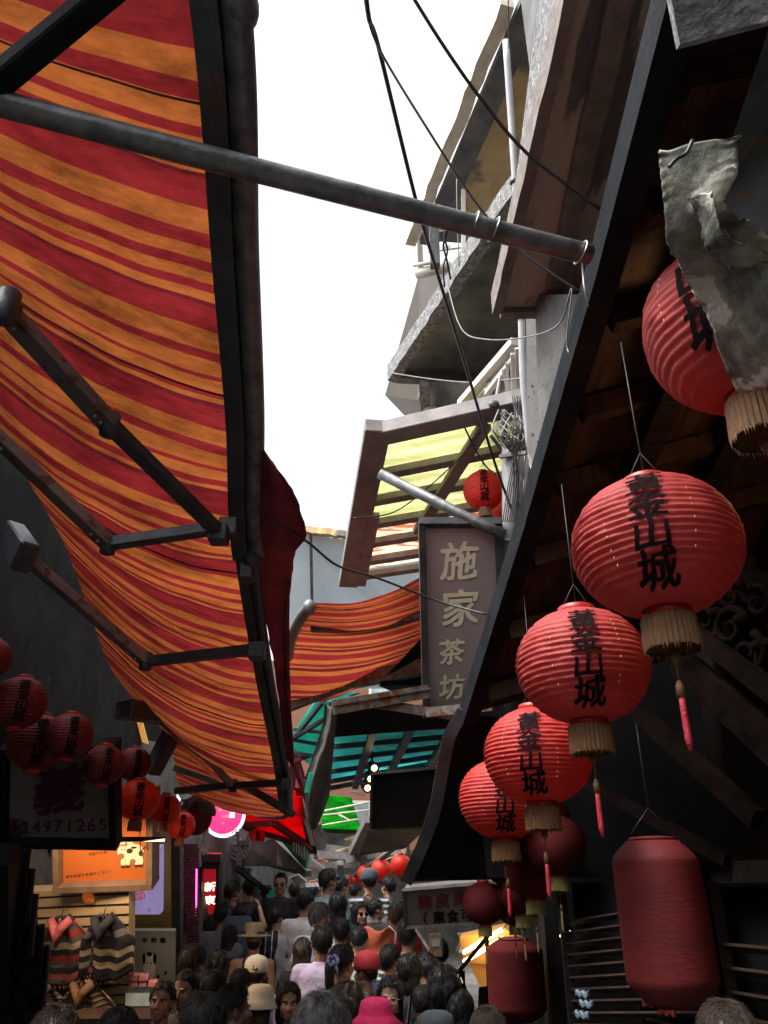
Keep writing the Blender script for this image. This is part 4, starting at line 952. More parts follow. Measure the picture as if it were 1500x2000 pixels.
# warm bulbs inside the tea house, small ones seen under the chain of lanterns
M['bulb'] = mat('lit warm bulb', (1.0,0.62,0.28), (1.0,0.66,0.32), 3, 0.5, emit=9.0)
for (px, py, d, lab) in ((1097,1828,4.3,'warm bulb glowing under the dark lantern chain, left one'), (1112,1822,4.25,'warm bulb glowing under the dark lantern chain, right one')):
    t = thing('lamp', at(px,py,d), lab, 'lamp', 'small warm bulbs in the tea house')
    b = MB(); b.ell(at(px,py,d), (0.010,0.010,0.013), 10, 8); b.build('bulb', M['bulb'], t)
    b = MB(); b.tube([at(px,py,d)+Vector((0,0,0.012)), at(px,py,d)+Vector((0,0,0.045))], 0.008, 8); b.build('socket', M['steel_dark'], t)
pl = bpy.data.lights.new('tea_house_lamp', 'POINT'); pl.energy = 3.5; pl.color = (1.0, 0.50, 0.20); pl.shadow_soft_size = 0.12
po = bpy.data.objects.new('tea_house_lamp', pl); COL.objects.link(po); po.location = (1.6, 2.3, 3.3)
pl = bpy.data.lights.new('stall_lamp', 'POINT'); pl.energy = 1.2; pl.color = (1.0, 0.66, 0.34); pl.shadow_soft_size = 0.08
po = bpy.data.objects.new('stall_lamp', pl); COL.objects.link(po); po.location = at(945, 1858, 5.1)
# ================================================================ mid striped awning (right side shop)
t = thing('awning', at(700,1250,6.5), 'orange and red striped awning in the middle distance below the yellow canopy', 'awning')
A1 = [at(606,1178,6.2), at(586,1205,6.35), at(568,1245,6.6), at(560,1300,7.1), at(545,1375,7.7)]
A2 = [at(850,1112,5.8), at(860,1160,6.0), at(870,1200,6.3), at(850,1250,6.7), at(745,1318,7.3)]
def fn(u, v):
    p = poly_t(A1, v).lerp(poly_t(A2, v), u); p.z -= 0.10 * math.sin(u * math.pi) - 0.01 * noise.noise(Vector((u * 4, v * 20, 0))); return p
b = MB(); b.grid(fn, 24, 60, uvf=lambda u, v: (v * 1.85, u)); b.build('cloth', M['awn2'], t)
b = MB(); b.tube([poly_t(A1, k / 12) + Vector((0,0,-0.02)) for k in range(9)], 0.045, 10); b.ell(at(604,1185,6.15), (0.05,0.05,0.06)); b.build('front_rail', M['steel_grey'], t)
b = MB(); b.beam(at(608,1226,6.4), at(768,1212,6.3), 0.05, 0.07); b.build('folding_arm', M['steel_dark'], t)
b = MB(); b.beam(at(765,1212,6.28), at(835,1190,6.1), 0.04, 0.10); b.build('folding_arm', M['steel_rust'], t)
b = MB(); b.beam(at(540,1388,7.7), at(690,1328,7.2), 0.07, 0.11); b.beam(at(690,1330,7.2), at(840,1300,6.6), 0.09, 0.13); b.build('rear_rail', M['steel_rust'], t)
b = MB(); b.prism([at(745,1330,6.9), at(870,1195,6.35), at(930,1190,6.2), at(930,1335,6.6), at(740,1340,6.9)], (0.15,0.35,0.02)); b.build('shade_sheet', M['tarp_black'], t)  # black sheet standing in for the shadow at the awning's lower right
# ================================================================ teal awnings
t = thing('awning', at(760,1480,6.2), 'teal cloth awning on a dark steel grid beneath the tea sign', 'awning')
T1, T2, T3, T4 = at(650,1400,6.0), at(900,1395,5.6), at(643,1540,7.8), at(850,1500,7.2)
def te(u, v): return T1.lerp(T2, u).lerp(T3.lerp(T4, u), v)
b = MB(); b.grid(lambda u, v: te(u, v) + Vector((0,0,0.05+0.012*noise.noise(Vector((u*8,v*8,0))))), 20, 20); b.build('cloth', M['teal'], t)
for v in (0.0, 0.18, 0.36, 0.54, 0.72, 0.88, 1.0):
    b = MB(); b.beam(te(0, v), te(1, v), 0.04, 0.04); b.build('purlin', M['steel_dark'], t)
for u in (0.0, 0.36, 0.66, 1.0):
    b = MB(); b.beam(te(u, 0) - Vector((0,0,0.03)), te(u - 0.1, 1) - Vector((0,0,0.03)), 0.06, 0.05); b.build('rafter', M['steel_dark'], t)
b = MB(); b.prism([at(655,1385,5.6), at(900,1375,5.4), at(900,1420,5.5), at(650,1440,5.75)], (0.02,0.10,0.03)); b.build('box_housing', M['tarp_black'], t)
t = thing('awning', at(600,1450,8.0), 'pale teal side awning left of the hanging grimy cloth', 'awning')
b = MB(); b.grid(lambda u, v: at(632,1345,7.6).lerp(at(655,1345,7.5), u).lerp(at(556,1455,8.2).lerp(at(612,1500,8.0), u), v), 8, 14, thick=(0,0,0.005)); b.build('cloth', M['teal_lit'], t)
b = MB(); b.grid(lambda u, v: at(628,1342,7.6).lerp(at(704,1355,7.4), u).lerp(at(628,1372,7.6).lerp(at(648,1372,7.5), u), v), 8, 6, thick=(0,0,0.005)); b.build('valance', M['teal'], t)
b = MB()
for (p, q) in (((630,1372,7.5),(560,1460,8.1)), ((648,1375,7.4),(610,1505,7.9)), ((640,1400,7.5),(600,1520,7.9)), ((560,1450,7.9),(650,1395,7.4)), ((575,1425,8.0),(640,1432,7.6)), ((568,1445,8.0),(630,1455,7.7)), ((560,1468,8.0),(620,1478,7.8))):
    b.beam(at(*p), at(*q), 0.035, 0.035)
b.build('frame', M['steel_dark'], t)
# grimy hanging cloth
t = thing('hanging_cloth', at(625,1500,5.4), 'long grimy cloth draped from the bracket down to the crowd', 'cloth')
cl1 = [(634,1372,5.3),(628,1430,5.3),(606,1500,5.35),(596,1560,5.4),(607,1622,5.45)]; cl2 = [(658,1392,5.25),(652,1450,5.3),(648,1500,5.35),(642,1560,5.4),(618,1618,5.45)]
def cf(u, v):
    p = poly_t([at(*q) for q in cl1], v).lerp(poly_t([at(*q) for q in cl2], v), u); p.y += 0.03 * math.sin(u * 7 + v * 4) + 0.02 * noise.noise(Vector((u*5, v*7, 0))); return p
b = MB(); b.grid(cf, 16, 40, thick=(0, 0.01, 0)); b.build('cloth', M['drape'], t)
b = MB(); b.prism([at(603,1508,5.3), at(611,1508,5.3), at(603,1548,5.32), at(594,1548,5.32)], (0,0.01,0)); b.build('patch', M['teal_lit'], t)
# spotlights
M['spot'] = mat('lit spotlight lens', (1.0,0.80,0.48), (1.0,0.82,0.5), 3, 0.5, emit=3.5)
for k, (px, py) in enumerate(((731,1500),(724,1521),(718,1539))):
    c = at(px, py, 6.6); ax = Vector((0.25, -0.9, -0.35)).normalized()
    t = thing('spotlight', c, ('upper', 'middle', 'lowest')[k] + ' of the three small lit spotlights beside the black box sign', 'spotlight', 'spotlights by the black box sign')
    b = MB(); b.lathe([(0.02,-0.13),(0.042,-0.10),(0.045,0.0),(0.040,0.0)], c, 14, axis=ax); b.build('housing', M['steel_dark'], t)
    b = MB(); b.lathe([(0.026,0.002),(0.022,0.008),(0.008,0.010)], c, 14, axis=ax); b.build('lens', M['spot'], t)
    b = MB(); b.tube([c - ax*0.08, c - ax*0.08 + Vector((0,0,0.12))], 0.01, 6); b.build('bracket', M['steel_dark'], t)
b = MB(); b.prism([at(680,1545,6.9), at(712,1551,6.8), at(711,1554,6.8), at(679,1548,6.9)], (0,0.02,0)); tag(b.build('strip_lamp', M['white_board']), 'thin pale strip under the spotlights', 'strip')
# ================================================================ far awnings and buildings
t = thing('brick_building', (1.2, 17.5, 1), 'far salmon brick building seen between the awnings', 'building')
b = MB(); b.prism([at(520,1290,15.5), at(990,1290,15.5), at(990,1660,16.5), at(520,1660,16.5)], (0,3,0)); b.build('wall', M['brick'], t)
for (px, py) in ((745,1335),(700,1590)):
    f_ = MB(); f_.box(at(px,py,15.3), (0.5,0.12,0.5)); f_ = f_.build('window', M['white_frame'], t)
    b = MB(); b.box(at(px,py,15.3)+Vector((0,-0.065,0)), (0.40,0.01,0.40)); b.build('pane', M['glass_dim'], f_)
t = thing('blue_house', at(620,1110,10.5), 'pale blue house wall with crumbling top left of the yellow canopy', 'building')
b = MB(); b.prism([at(560,1032,10.6), at(600,1040,10.5), at(655,1052,10.5), at(840,1055,10.5), at(840,1280,10.9), at(560,1280,10.9)], (0,2.0,0)); b.build('wall', M['blue_wall'], t)
b = MB(); b.beam(at(607,1038,10.45), at(611,1270,10.85), 0.04, 0.03); b.build('corner_strip', M['steel_grey'], t)
b = MB(); b.beam(at(560,1030,10.5), at(700,1049,10.4), 0.10, 0.09, n=16, jit=0.01); b.build('coping', M['ochre'], t)
def awn_poly(name, label, quad, m, rail_m='steel_dark', nu=14, nv=14, wr=0.02):
    t = thing(name, at(*quad[0]), label, 'awning'); q = [at(*k) for k in quad]
    b = MB(); b.grid(lambda u, v: q[0].lerp(q[1], u).lerp(q[3].lerp(q[2], u), v) + Vector((0,0,wr*noise.noise(Vector((u*4,v*4,quad[0][0]))))), nu, nv, thick=(0,0,0.006)); b.build('cloth', m, t)
    b = MB(); b.beam(q[3] - Vector((0,0,0.03)), q[2] - Vector((0,0,0.03)), 0.05, 0.06); b.build('front_rail', M[rail_m], t); return t
t = awn_poly('awning', 'bright red awning sloping over the left shops in the middle distance', [(462,1578,8.4),(590,1555,8.0),(604,1650,9.2),(470,1608,9.0)], M['red_awn'])
b = MB(); b.beam(at(470,1612,8.8), at(535,1608,8.5), 0.06, 0.06); b.beam(at(535,1608,8.5), at(606,1655,9.1), 0.06, 0.06); b.build('folding_arm', M['valance'], t)
awn_poly('awning', 'upper red awning scrap left of the grimy hanging cloth', [(565,1462,8.6),(583,1472,8.5),(604,1545,8.6),(568,1548,8.8)], M['valance'])
awn_poly('awning', 'narrow bright red awning edge above the green cloth', [(570,1545,8.3),(600,1552,8.2),(606,1572,8.4),(572,1562,8.5)], M['red_awn'])
t = awn_poly('awning', 'vivid green awning far down the lane', [(630,1552,11.0),(686,1558,10.8),(706,1622,12.0),(628,1618,12.2)], M['green_cloth'])
b = MB()
for (p, q) in (((632,1584,10.6),(720,1567,10.2)), ((632,1592,10.6),(720,1582,10.2)), ((630,1612,10.8),(700,1600,10.4)), ((660,1590,10.6),(690,1606,10.5))): b.tube([at(*p), at(*q)], 0.013, 6)
b.build('frame', M['cream_edge'], t)
awn_poly('awning', 'green awning sliver between the red rail and the grimy cloth', [(585,1568,11.0),(603,1568,11.0),(607,1606,11.8),(594,1600,11.6)], M['green_cloth'])
b = MB(); b.beam(at(588,1560,8.2), at(618,1672,9.4), 0.05, 0.05); tag(b.build('steel_bar', M['white_board']), 'thin white awning arm lit beside the red awning', 'bar')
b = MB(); b.beam(at(575,1490,8.0), at(600,1560,8.1), 0.05, 0.05); b.beam(at(586,1530,8.1), at(612,1660,9.3), 0.10, 0.10); b.beam(at(566,1490,7.9), at(606,1475,7.9), 0.04, 0.04); tag(b.build('steel_gantry', M['valance']), 'dark red steel frame at the end of the red awning', 'frame')
# patchwork roof over the far market
t = thing('market_roof', at(690,1670,11), 'ramshackle timber market roof with yellow light through its gaps far down the lane', 'roof')
b = MB(); b.prism([at(612,1610,12.5), at(720,1610,12.2), at(712,1668,12.2), at(618,1665,12.8)], (0,0.25,0.02)); b.build('board_screen', M['concrete_dark'], t)
b = MB()
for (p, q, w_) in (((608,1668,11.0),(690,1672,10.8),0.12), ((680,1680,10.6),(790,1660,10.0),0.10), ((600,1690,11.5),(760,1690,11.0),0.09), ((600,1712,12.0),(700,1712,11.8),0.08), ((607,1680,11.2),(640,1706,11.0),0.08), ((665,1685,11.0),(668,1725,11.4),0.09), ((708,1675,10.6),(712,1720,11.0),0.07), ((690,1664,10.5),(722,1600,9.6),0.12), ((640,1655,11.2),(700,1662,11.0),0.10), ((600,1730,12.5),(690,1728,12.3),0.12)):
    b.beam(at(*p), at(*q), w_, w_ * 0.8)
b.build('timber', M['frame_pinkish'], t)
b = MB()
for q in (((604,1700,11.6),(620,1688,11.6),(660,1684,11.5),(640,1700,11.6)), ((602,1722,12.1),(650,1712,12.0),(655,1716,12.0),(604,1730,12.1)), ((655,1662,11.0),(682,1654,11.0),(684,1664,11.0),(660,1668,11.0)), ((672,1640,11.1),(694,1632,11.1),(690,1645,11.1)), ((752,1680,9.9),(775,1668,9.8),(793,1652,9.7),(790,1668,9.7)), ((610,1682,11.4),(628,1676,11.4),(640,1684,11.4),(612,1688,11.4))):
    b.prism([at(*k) for k in q], (0.01,0.03,0.01))
b.build('plastic_sheet', M['canopy_leaf'], t)
b = MB(); b.prism([at(595,1660,13.2), at(800,1640,12.6), at(800,1790,13.4), at(595,1790,13.8)], (0,0.4,0)); b.build('back_screen', M['wall_grey'], t)
t = thing('house', (0.6, 19.0, 0), 'grey house at the far end of the lane behind the market roof', 'building')
b = MB(); b.prism([at(300,1560,18.5), at(1250,1560,18.5), at(1250,1900,19.5), at(300,1900,19.5)], (0,1.5,0)); b.build('wall', M['wall_grey'], t)
# green panel house / grey beams, centre left
t = thing('green_fascia', at(570,1670,9.3), 'green painted shop fascia with white bars below the red awning', 'shop front')
b = MB(); b.prism([at(545,1638,9.4), at(597,1650,9.0), at(597,1697,9.1), at(590,1692,9.15)], (0.02,0.1,0)); b.build('panel', M['green_paint'], t)
b = MB()
for k in range(5): b.beam(at(574 + 5*k, 1646 + 2*k, 8.95), at(574 + 5*k, 1662 + 4*k, 9.0), 0.012, 0.012)
b.build('bar', M['white_board'], t)
b = MB(); b.prism([at(536,1640,9.5), at(597,1700,9.2), at(597,1712,9.3), at(522,1692,9.6), at(522,1640,9.6)], (0.05,0.2,0)); b.build('lintel', M['wall_grey'], t)
t = thing('left_shop_row', (-2.4, 10.0, 0), 'grimy grey shop fronts behind the crowd on the left', 'building')
b = MB(); b.prism([Vector((-4.0,6.6,0)), Vector((-2.9,6.6,0)), Vector((-1.9,9.0,0)), Vector((-1.5,13.0,0)), Vector((-4.0,13.0,0))], (0,0,3.3)); b.build('wall', M['wall_grey'], t)
b = MB(); b.prism([Vector((-4.0,6.9,3.0)), Vector((-2.5,6.9,3.0)), Vector((-2.2,9.5,3.0)), Vector((-4.0,9.5,3.0))], (0,0,2.2)); b.build('upper_wall', M['plaster_dark'], t)
b = MB(); b.prism([at(462,1690,8.3), at(545,1690,8.6), at(536,1645,8.7), at(462,1640,8.3)], (0.0,0.3,0)); b.build('lintel', M['wall_grey'], t)
b = MB(); b.beam(at(450,1640,9.2), at(450,2000,9.4), 0.26, 0.26); b.build('pillar', M['concrete_dark'], t)
b = MB(); b.beam(at(462,1695,8.3), at(522,1742,8.6), 0.05, 0.05); b.build('stair_rail', M['wood_dark'], t)
b = MB(); b.prism([at(463,1695,8.6), at(490,1695,8.6), at(488,1712,8.6), at(465,1712,8.6)], (0,0.02,0)); b.prism([at(520,1740,8.8), at(538,1737,8.8), at(538,1752,8.8), at(520,1756,8.8)], (0,0.02,0)); b.build('lit_pane', M['teal_lit'], t)
b = MB(); b.prism([at(528,1650,8.45), at(541,1650,8.45), at(541,1690,8.5), at(528,1690,8.5)], (0,0.05,0)); b.build('notice', M['edge_brown'], t)
# ================================================================ signs and shops on the left
M['sign_orange'] = mat('orange sign face', (0.38,0.09,0.014), (0.44,0.115,0.02), 2, 0.6, emit=0.04)
M['sign_purple'] = mat('lit lilac sign face', (0.34,0.27,0.60), (0.42,0.34,0.68), 3, 0.6, emit=0.28)
M['sign_yellow'] = mat('dull yellow frame board', (0.33,0.235,0.022), (0.40,0.29,0.035), 3, 0.6)
M['sign_frame'] = mat('brown wooden sign frame', (0.13,0.085,0.06), (0.20,0.13,0.09), 9, 0.6)
M['cream'] = mat('cream paint', (0.75,0.66,0.42), (0.80,0.72,0.5), 9, 0.7)
M['pinkred'] = mat('lit pink sign face', (0.80,0.03,0.16), (0.86,0.05,0.22), 3, 0.5, emit=0.75)
M['lit_white'] = mat('lit white rim', (0.85,0.78,0.88), (0.9,0.85,0.92), 3, 0.5, emit=0.8)
M['text_gold'] = mat('gold lettering', (0.85,0.45,0.10), (0.9,0.55,0.15), 9, 0.4, emit=0.4)
M['text_red'] = mat('red lettering', (0.65,0.05,0.04), (0.72,0.07,0.05), 9, 0.5, emit=0.2)
M['neon_pink'] = mat('lit pink neon', (1.0,0.12,0.55), (1.0,0.15,0.6), 3, 0.5, emit=1.6)
M['sign_red'] = mat('lit red sign face', (0.55,0.012,0.02), (0.62,0.02,0.03), 3, 0.6, emit=0.22)
M['text_cream'] = mat('lit cream lettering', (0.95,0.92,0.66), (0.98,0.95,0.72), 9, 0.5, emit=0.8)
def board(name, label, cat, quad, depth, fm, framem=None, fw=0.03, th=0.06, rim=True):
    A, B3, D3, C3 = [at(*q) for q in quad]   # TL TR BR BL
    t = thing(name, (A + D3) / 2, label, cat)
    x = (B3 - A).normalized(); yd = (A - C3).normalized(); n0 = x.cross(yd).normalized()
    if n0.y > 0: n0 = -n0
    b = MB(); b.prism([A, B3, D3, C3], -n0 * th); b.build('panel', fm, t)
    if framem:
        b = MB()
        for p, q in ((A, B3), (C3, D3)): dd = (q - p).normalized(); b.beam(p - dd*fw/2, q + dd*fw/2, th + 0.02, fw, up=yd)
        for p, q in ((A, C3), (B3, D3)): b.beam(p, q, th + 0.014, fw * 0.98, up=x)
        b.build('frame', framem, t)
    def P(u, v, e=0.003): return A.lerp(B3, u).lerp(C3.lerp(D3, u), v) + n0 * e
    return t, P, x, yd, n0
# dark shop board with telephone number
M['board_olive'] = mat('dark olive grey board', (0.15,0.135,0.12), (0.18,0.16,0.14), 3, 0.8)
t, P, x, yd, n0 = board('shop_board', 'dark square shop board with maroon character and telephone number at the left', 'sign', [(14,1462,4.75),(224,1455,4.75),(226,1644,4.85),(10,1640,4.85)], 0, M['board_olive'], M['tarp_black'], 0.045, 0.10)
M['text_dark'] = mat('dark maroon lettering', (0.075,0.010,0.022), (0.09,0.014,0.026), 9, 0.7)
b = MB(); write(b, '義', P(0.50, 0.44), 0.34, x, yd, bold=0.03, brush=0.02, aspect=1.0); b.build('lettering', M['text_dark'], t)
b = MB(); write(b, '☎24971265', P(0.08, 0.86), 0.115, x, yd, step=0.070, bold=0.02); b.build('telephone_number', M['text_dark'], t)
# orange sign with cow
t, P, x, yd, n0 = board('orange_sign', 'orange shop sign with a spotted cow drawing', 'sign', [(117,1575,5.6),(300,1550,5.5),(298,1722,5.6),(118,1728,5.7)], 0, M['sign_orange'], M['sign_frame'], 0.045, 0.12)
def oval(b, P, cu, cv, ru, rv, e=0.004, n=20, rot=0.0, mi=0):
    pts = []
    for k in range(n):
        a = 2*math.pi*k/n; du = ru*math.cos(a); dv = rv*math.sin(a)
        pts.append(P(cu + du*math.cos(rot) - dv*math.sin(rot), cv + du*math.sin(rot) + dv*math.cos(rot), e))
    b.add(pts, [tuple(range(n))], mi)
M['cow_black'] = mat('cow black patches', (0.03,0.015,0.012), (0.05,0.025,0.02), 9, 0.7); M['cow_pink'] = mat('cow muzzle', (0.30,0.10,0.08), (0.34,0.12,0.09), 9, 0.7)
b = MB()
for (cu, cv, ru, rv, e) in ((0.785,0.64,0.12,0.095,0.004),(0.675,0.63,0.05,0.075,0.006),(0.695,0.51,0.012,0.04,0.004),(0.735,0.51,0.012,0.04,0.004),(0.655,0.53,0.03,0.014,0.004),(0.765,0.535,0.03,0.014,0.004)): oval(b, P, cu, cv, ru, rv, e)
for cu in (0.685, 0.735, 0.83, 0.875): oval(b, P, cu, 0.745, 0.024, 0.065, 0.005)
b.build('cow_drawing', M['cream'], t)
b = MB()
for (cu, cv, ru, rv) in ((0.755,0.62,0.032,0.03),(0.875,0.655,0.022,0.035),(0.80,0.585,0.03,0.014),(0.67,0.6,0.006,0.012),(0.705,0.6,0.006,0.012)): oval(b, P, cu, cv, ru, rv, 0.009)
for cu in (0.685, 0.735, 0.83, 0.875): oval(b, P, cu, 0.80, 0.022, 0.016, 0.009)
b.tube([P(0.885,0.62,0.006), P(0.93,0.58,0.006), P(0.945,0.53,0.006)], 0.004, 5); b.build('cow_patches', M['cow_black'], t)
b = MB(); oval(b, P, 0.665, 0.675, 0.036, 0.035, 0.009); oval(b, P, 0.79, 0.745, 0.03, 0.03, 0.009); b.build('cow_muzzle', M['cow_pink'], t)
b = MB(); write(b, '専売特製牛軋糖手工現作現賣歡迎品嚐', P(0.08, 0.90), 0.028, x, yd, step=0.032, bold=0.01); write(b, '特製牛軋糖', P(0.33, 0.63), 0.026, x, yd, step=0.03, bold=0.01); b.build('lettering', M['cow_black'], t)
b = MB()
for px in (222, 278, 292): b.tube([at(px-6, 1600, 5.45), at(px-6+2, 1690-30, 5.45)], 0.004, 5)
tag(b.build('strings', M['cable']), 'dark strings dangling before the orange sign', 'strings')
# yellow frame + lilac sign
t, P, x, yd, n0 = board('yellow_board', 'dull yellow board framing the lit lilac sign', 'board', [(215,1600,6.5),(337,1585,6.3),(336,1812,6.5),(215,1812,6.7)], 0, M['sign_yellow'], None, 0, 0.08)
b = MB(); b.beam(P(0.0,0.965,0.006), P(0.86,0.965,0.006), 0.008, 0.008); b.tube([P(0.93,0.02,0.01), P(0.93,0.16,0.01)], 0.004, 5); b.build('trim', M['sign_frame'], t)
t, P, x, yd, n0 = board('lilac_sign', 'backlit lilac sign with red brush characters', 'sign', [(240,1660,6.35),(313,1656,6.2),(312,1786,6.35),(240,1786,6.5)], 0, M['sign_purple'], None, 0, 0.05)
b = MB(); write(b, '之鄉', P(0.42, 0.30), 0.17, x, yd, vertical=True, step=0.235, bold=0.012, brush=0.05); b.build('lettering', M['text_red'], t)
b = MB(); write(b, '印', P(0.72, 0.93), 0.04, x, yd, bold=0.01); b.build('seal', M['ink'], t)
t = thing('post', at(345,1800,6.2), 'black post right of the yellow board', 'post')
b = MB(); b.beam(at(345,1600,6.2), at(348,2100,6.5), 0.07, 0.10); b.build('shaft', M['steel_dark'], t)
# red vertical sign
t, P, x, yd, n0 = board('red_sign', 'red vertical sign with cream characters', 'sign', [(395,1684,8.0),(428,1684,8.0),(425,1788,8.2),(393,1788,8.2)], 0, M['sign_red'], M['steel_dark'], 0.03, 0.14)
b = MB(); write(b, '新東', P(0.5, 0.45), 0.125, x, yd, vertical=True, step=0.175, bold=0.03, brush=0.04); b.build('lettering', M['text_cream'], t)
b = MB(); b.prism([at(392,1668,7.9), at(432,1668,7.9), at(430,1684,7.95), at(394,1684,7.95)], (0,0.2,0)); b.build('cap_board', M['edge_brown'], t)
t = thing('neon_strip', at(383,1740,7.6), 'vertical pink neon strip left of the red sign', 'neon light')
b = MB(); b.tube([at(384,1698,7.6), at(383,1790,7.75)], 0.007, 8); b.build('tube', M['neon_pink'], t)
M['maroon_curtain'] = mat('sparkling maroon bead curtain', (0.10,0.012,0.03), (0.22,0.03,0.06), 12, 0.35, bump=0.6, c3=(0.6,0.3,0.35), c3at=0.64, c3s=30)
t = thing('bead_curtain', at(368,1780,7.6), 'glinting maroon bead curtain between the black post and the neon strip', 'curtain')
for k in range(9):
    b = MB(); px = 360 + k * 3.4
    for j in range(44): b.ell(at(px + 0.5*math.sin(j), 1650 + j*5.4, 7.7 + 0.02*(k%2)), (0.011,0.011,0.015), 6, 4)
    b.build('strand', M['maroon_curtain'], t)
# round pink shop sign
t = thing('round_sign', at(438,1598,8.0), 'round pink illuminated shop sign with white rim under the small awning', 'sign')
c = at(438, 1592, 8.0); rr = 0.215
b = MB(); b.lathe([(rr*1.0,-0.05),(rr*1.02,0.0),(rr*1.0,0.05)], c, 48, axis=(0.12,-1,0.05)); b.build('rim', M['lit_white'], t)
b = MB(); b.lathe([(rr*0.88,0.050),(rr*0.87,0.058)], c + Vector((0,0,0)), 48, axis=(0.12,-1,0.05)); b.build('face', M['pinkred'], t)
nf = Vector((0.12,-1,0.05)).normalized(); cf_ = c + nf * 0.062
b = MB(); write(b, '水道', cf_ + Vector((0.085,0,0.06)), 0.062, (1,0,0), (0,0,1), vertical=True, step=0.066, bold=0.03); b.build('lettering', M['lit_white'], t)
b = MB(); write(b, 'welcome', cf_ + Vector((-0.115,0,-0.02)), 0.045, (1,0,0), (0,0,1), step=0.030, bold=0.02); write(b, '吉', cf_ + Vector((-0.06,0,0.075)), 0.085, (1,0,0), (0,0,1), bold=0.03); write(b, '金', cf_ + Vector((-0.02,0,-0.10)), 0.07, (1,0,0), (0,0,1), bold=0.03, brush=0.04); b.build('emblem', M['text_gold'], t)
# curved signboard edge
t = thing('arched_sign', at(385,1585,7.4), 'arched pale metal sign edge beside the round pink sign', 'sign')
b = MB(); pts = [at(352,1582,7.2), at(366,1566,7.2), at(382,1558,7.25), at(400,1566,7.3), at(408,1590,7.4)]
for p, q in zip(pts[:-1], pts[1:]): b.beam(p, q, 0.14, 0.05)
b.build('rim', M['steel_grey'], t)
b = MB(); b.lathe([(0.15,-0.05),(0.15,0.03)], at(383,1598,7.35), 30, axis=(0.2,-1,0)); b.build('face', M['valance'], t)
b = MB(); b.prism([at(345,1548,7.1), at(352,1560,7.1), at(348,1575,7.1), at(345,1570,7.1)], (0,0.02,0)); b.build('tip', M['lit_white'], t)
# electric fan
t = thing('wall_fan', at(467,1650,7.8), 'grey wall fan under the red awning', 'fan')
c = at(467, 1649, 7.8); ax = Vector((-0.55,-1,-0.1)).normalized(); x_, y_ = frame(ax); b = MB()
for r_ in (0.145, 0.10, 0.05):
    b.tube([c + ax*(0.05*(1-(r_/0.15)**2)) + (x_*math.cos(a)+y_*math.sin(a))*r_ for a in [2*math.pi*i/30 for i in range(31)]], 0.004, 5, caps=False)
for k in range(20):
    a = 2*math.pi*k/20; b.tube([c + ax*0.06 + (x_*math.cos(a)+y_*math.sin(a))*0.03, c + (x_*math.cos(a)+y_*math.sin(a))*0.145], 0.0025, 4)
b.build('cage', M['pipe_grey'], t)
b = MB()
for k in range(4):
    a = 2*math.pi*k/4; e1 = x_*math.cos(a)+y_*math.sin(a); e2 = x_*math.cos(a+0.9)+y_*math.sin(a+0.9)
    b.prism([c, c + e1*0.12, c + (e1+e2)*0.075], -ax*0.006)
b.build('blade', M['glass_dim'], t)
b = MB(); b.lathe([(0.05,-0.10),(0.06,-0.04),(0.02,0.0)], c, 16, axis=ax); b.tube([c-ax*0.08, c-ax*0.1+Vector((0,0,-0.25))], 0.015, 8); b.build('motor', M['steel_dark'], t)
t = thing('wire_bundle', at(400,1640,7.6), 'bundle of loose pale wires above the red sign', 'wires')
b = MB(); rnd = random.Random(5)
for k in range(10): b.tube(pix_wire([(398,1615,7.6),(396+rnd.uniform(-14,14),1640,7.55),(394+rnd.uniform(-12,20),1662+rnd.uniform(-10,10),7.6)],4), 0.004, 5)
b.ell(at(402,1622,7.55),(0.03,0.03,0.05)); b.ell(at(398,1664,7.6),(0.03,0.02,0.03)); b.build('wires', M['white_board'], t)
# slat wall with scarves
M['slat'] = mat('warm cream slat board', (0.62,0.46,0.27), (0.70,0.54,0.33), 2, 0.6)
t, P, x, yd, n0 = board('slat_wall', 'cream slatted display wall of the clothes shop', 'display wall', [(40,1742,5.9),(252,1733,5.6),(250,2020,5.8),(40,2030,6.1)], 0, M['slat'], None, 0, 0.08)
b = MB()
for k in range(20): b.beam(P(0, 0.04 + 0.068*k, 0.001), P(1, 0.04 + 0.068*k, 0.001), 0.008, 0.012, up=n0)
b.build('groove', M['wood_dark'], t)
M['badge'] = mat('orange price badge', (0.72,0.25,0.02), (0.78,0.3,0.03), 9, 0.6, emit=0.1)
for (u, v, s, lab) in ((0.655, 0.045, 1.0, 'round orange price badge on the top of the slat wall'), (0.86, 0.58, 0.9, 'dim round price badge low on the slat wall')):
    tb = thing('price_badge', P(u, v, 0.03), lab, 'badge', 'price badges'); c = P(u, v, 0.02)
    b = MB(); b.lathe([(0.05*s,0.0),(0.05*s,0.008)], c, 24, axis=n0); b.build('disc', M['badge'], tb)
    b = MB(); write(b, '100', c + n0*0.012 - x*0.026*s - yd*0.008, 0.042*s, x, yd, step=0.026*s, bold=0.03); write(b, '特價', c + n0*0.012 - x*0.012*s + yd*0.026*s, 0.022*s, x, yd, step=0.024*s); b.build('lettering', M['text_red'], tb)
b = MB(); b.box((-2.0, 6.3, 1.2), (0.02, 0.02, 0.02))
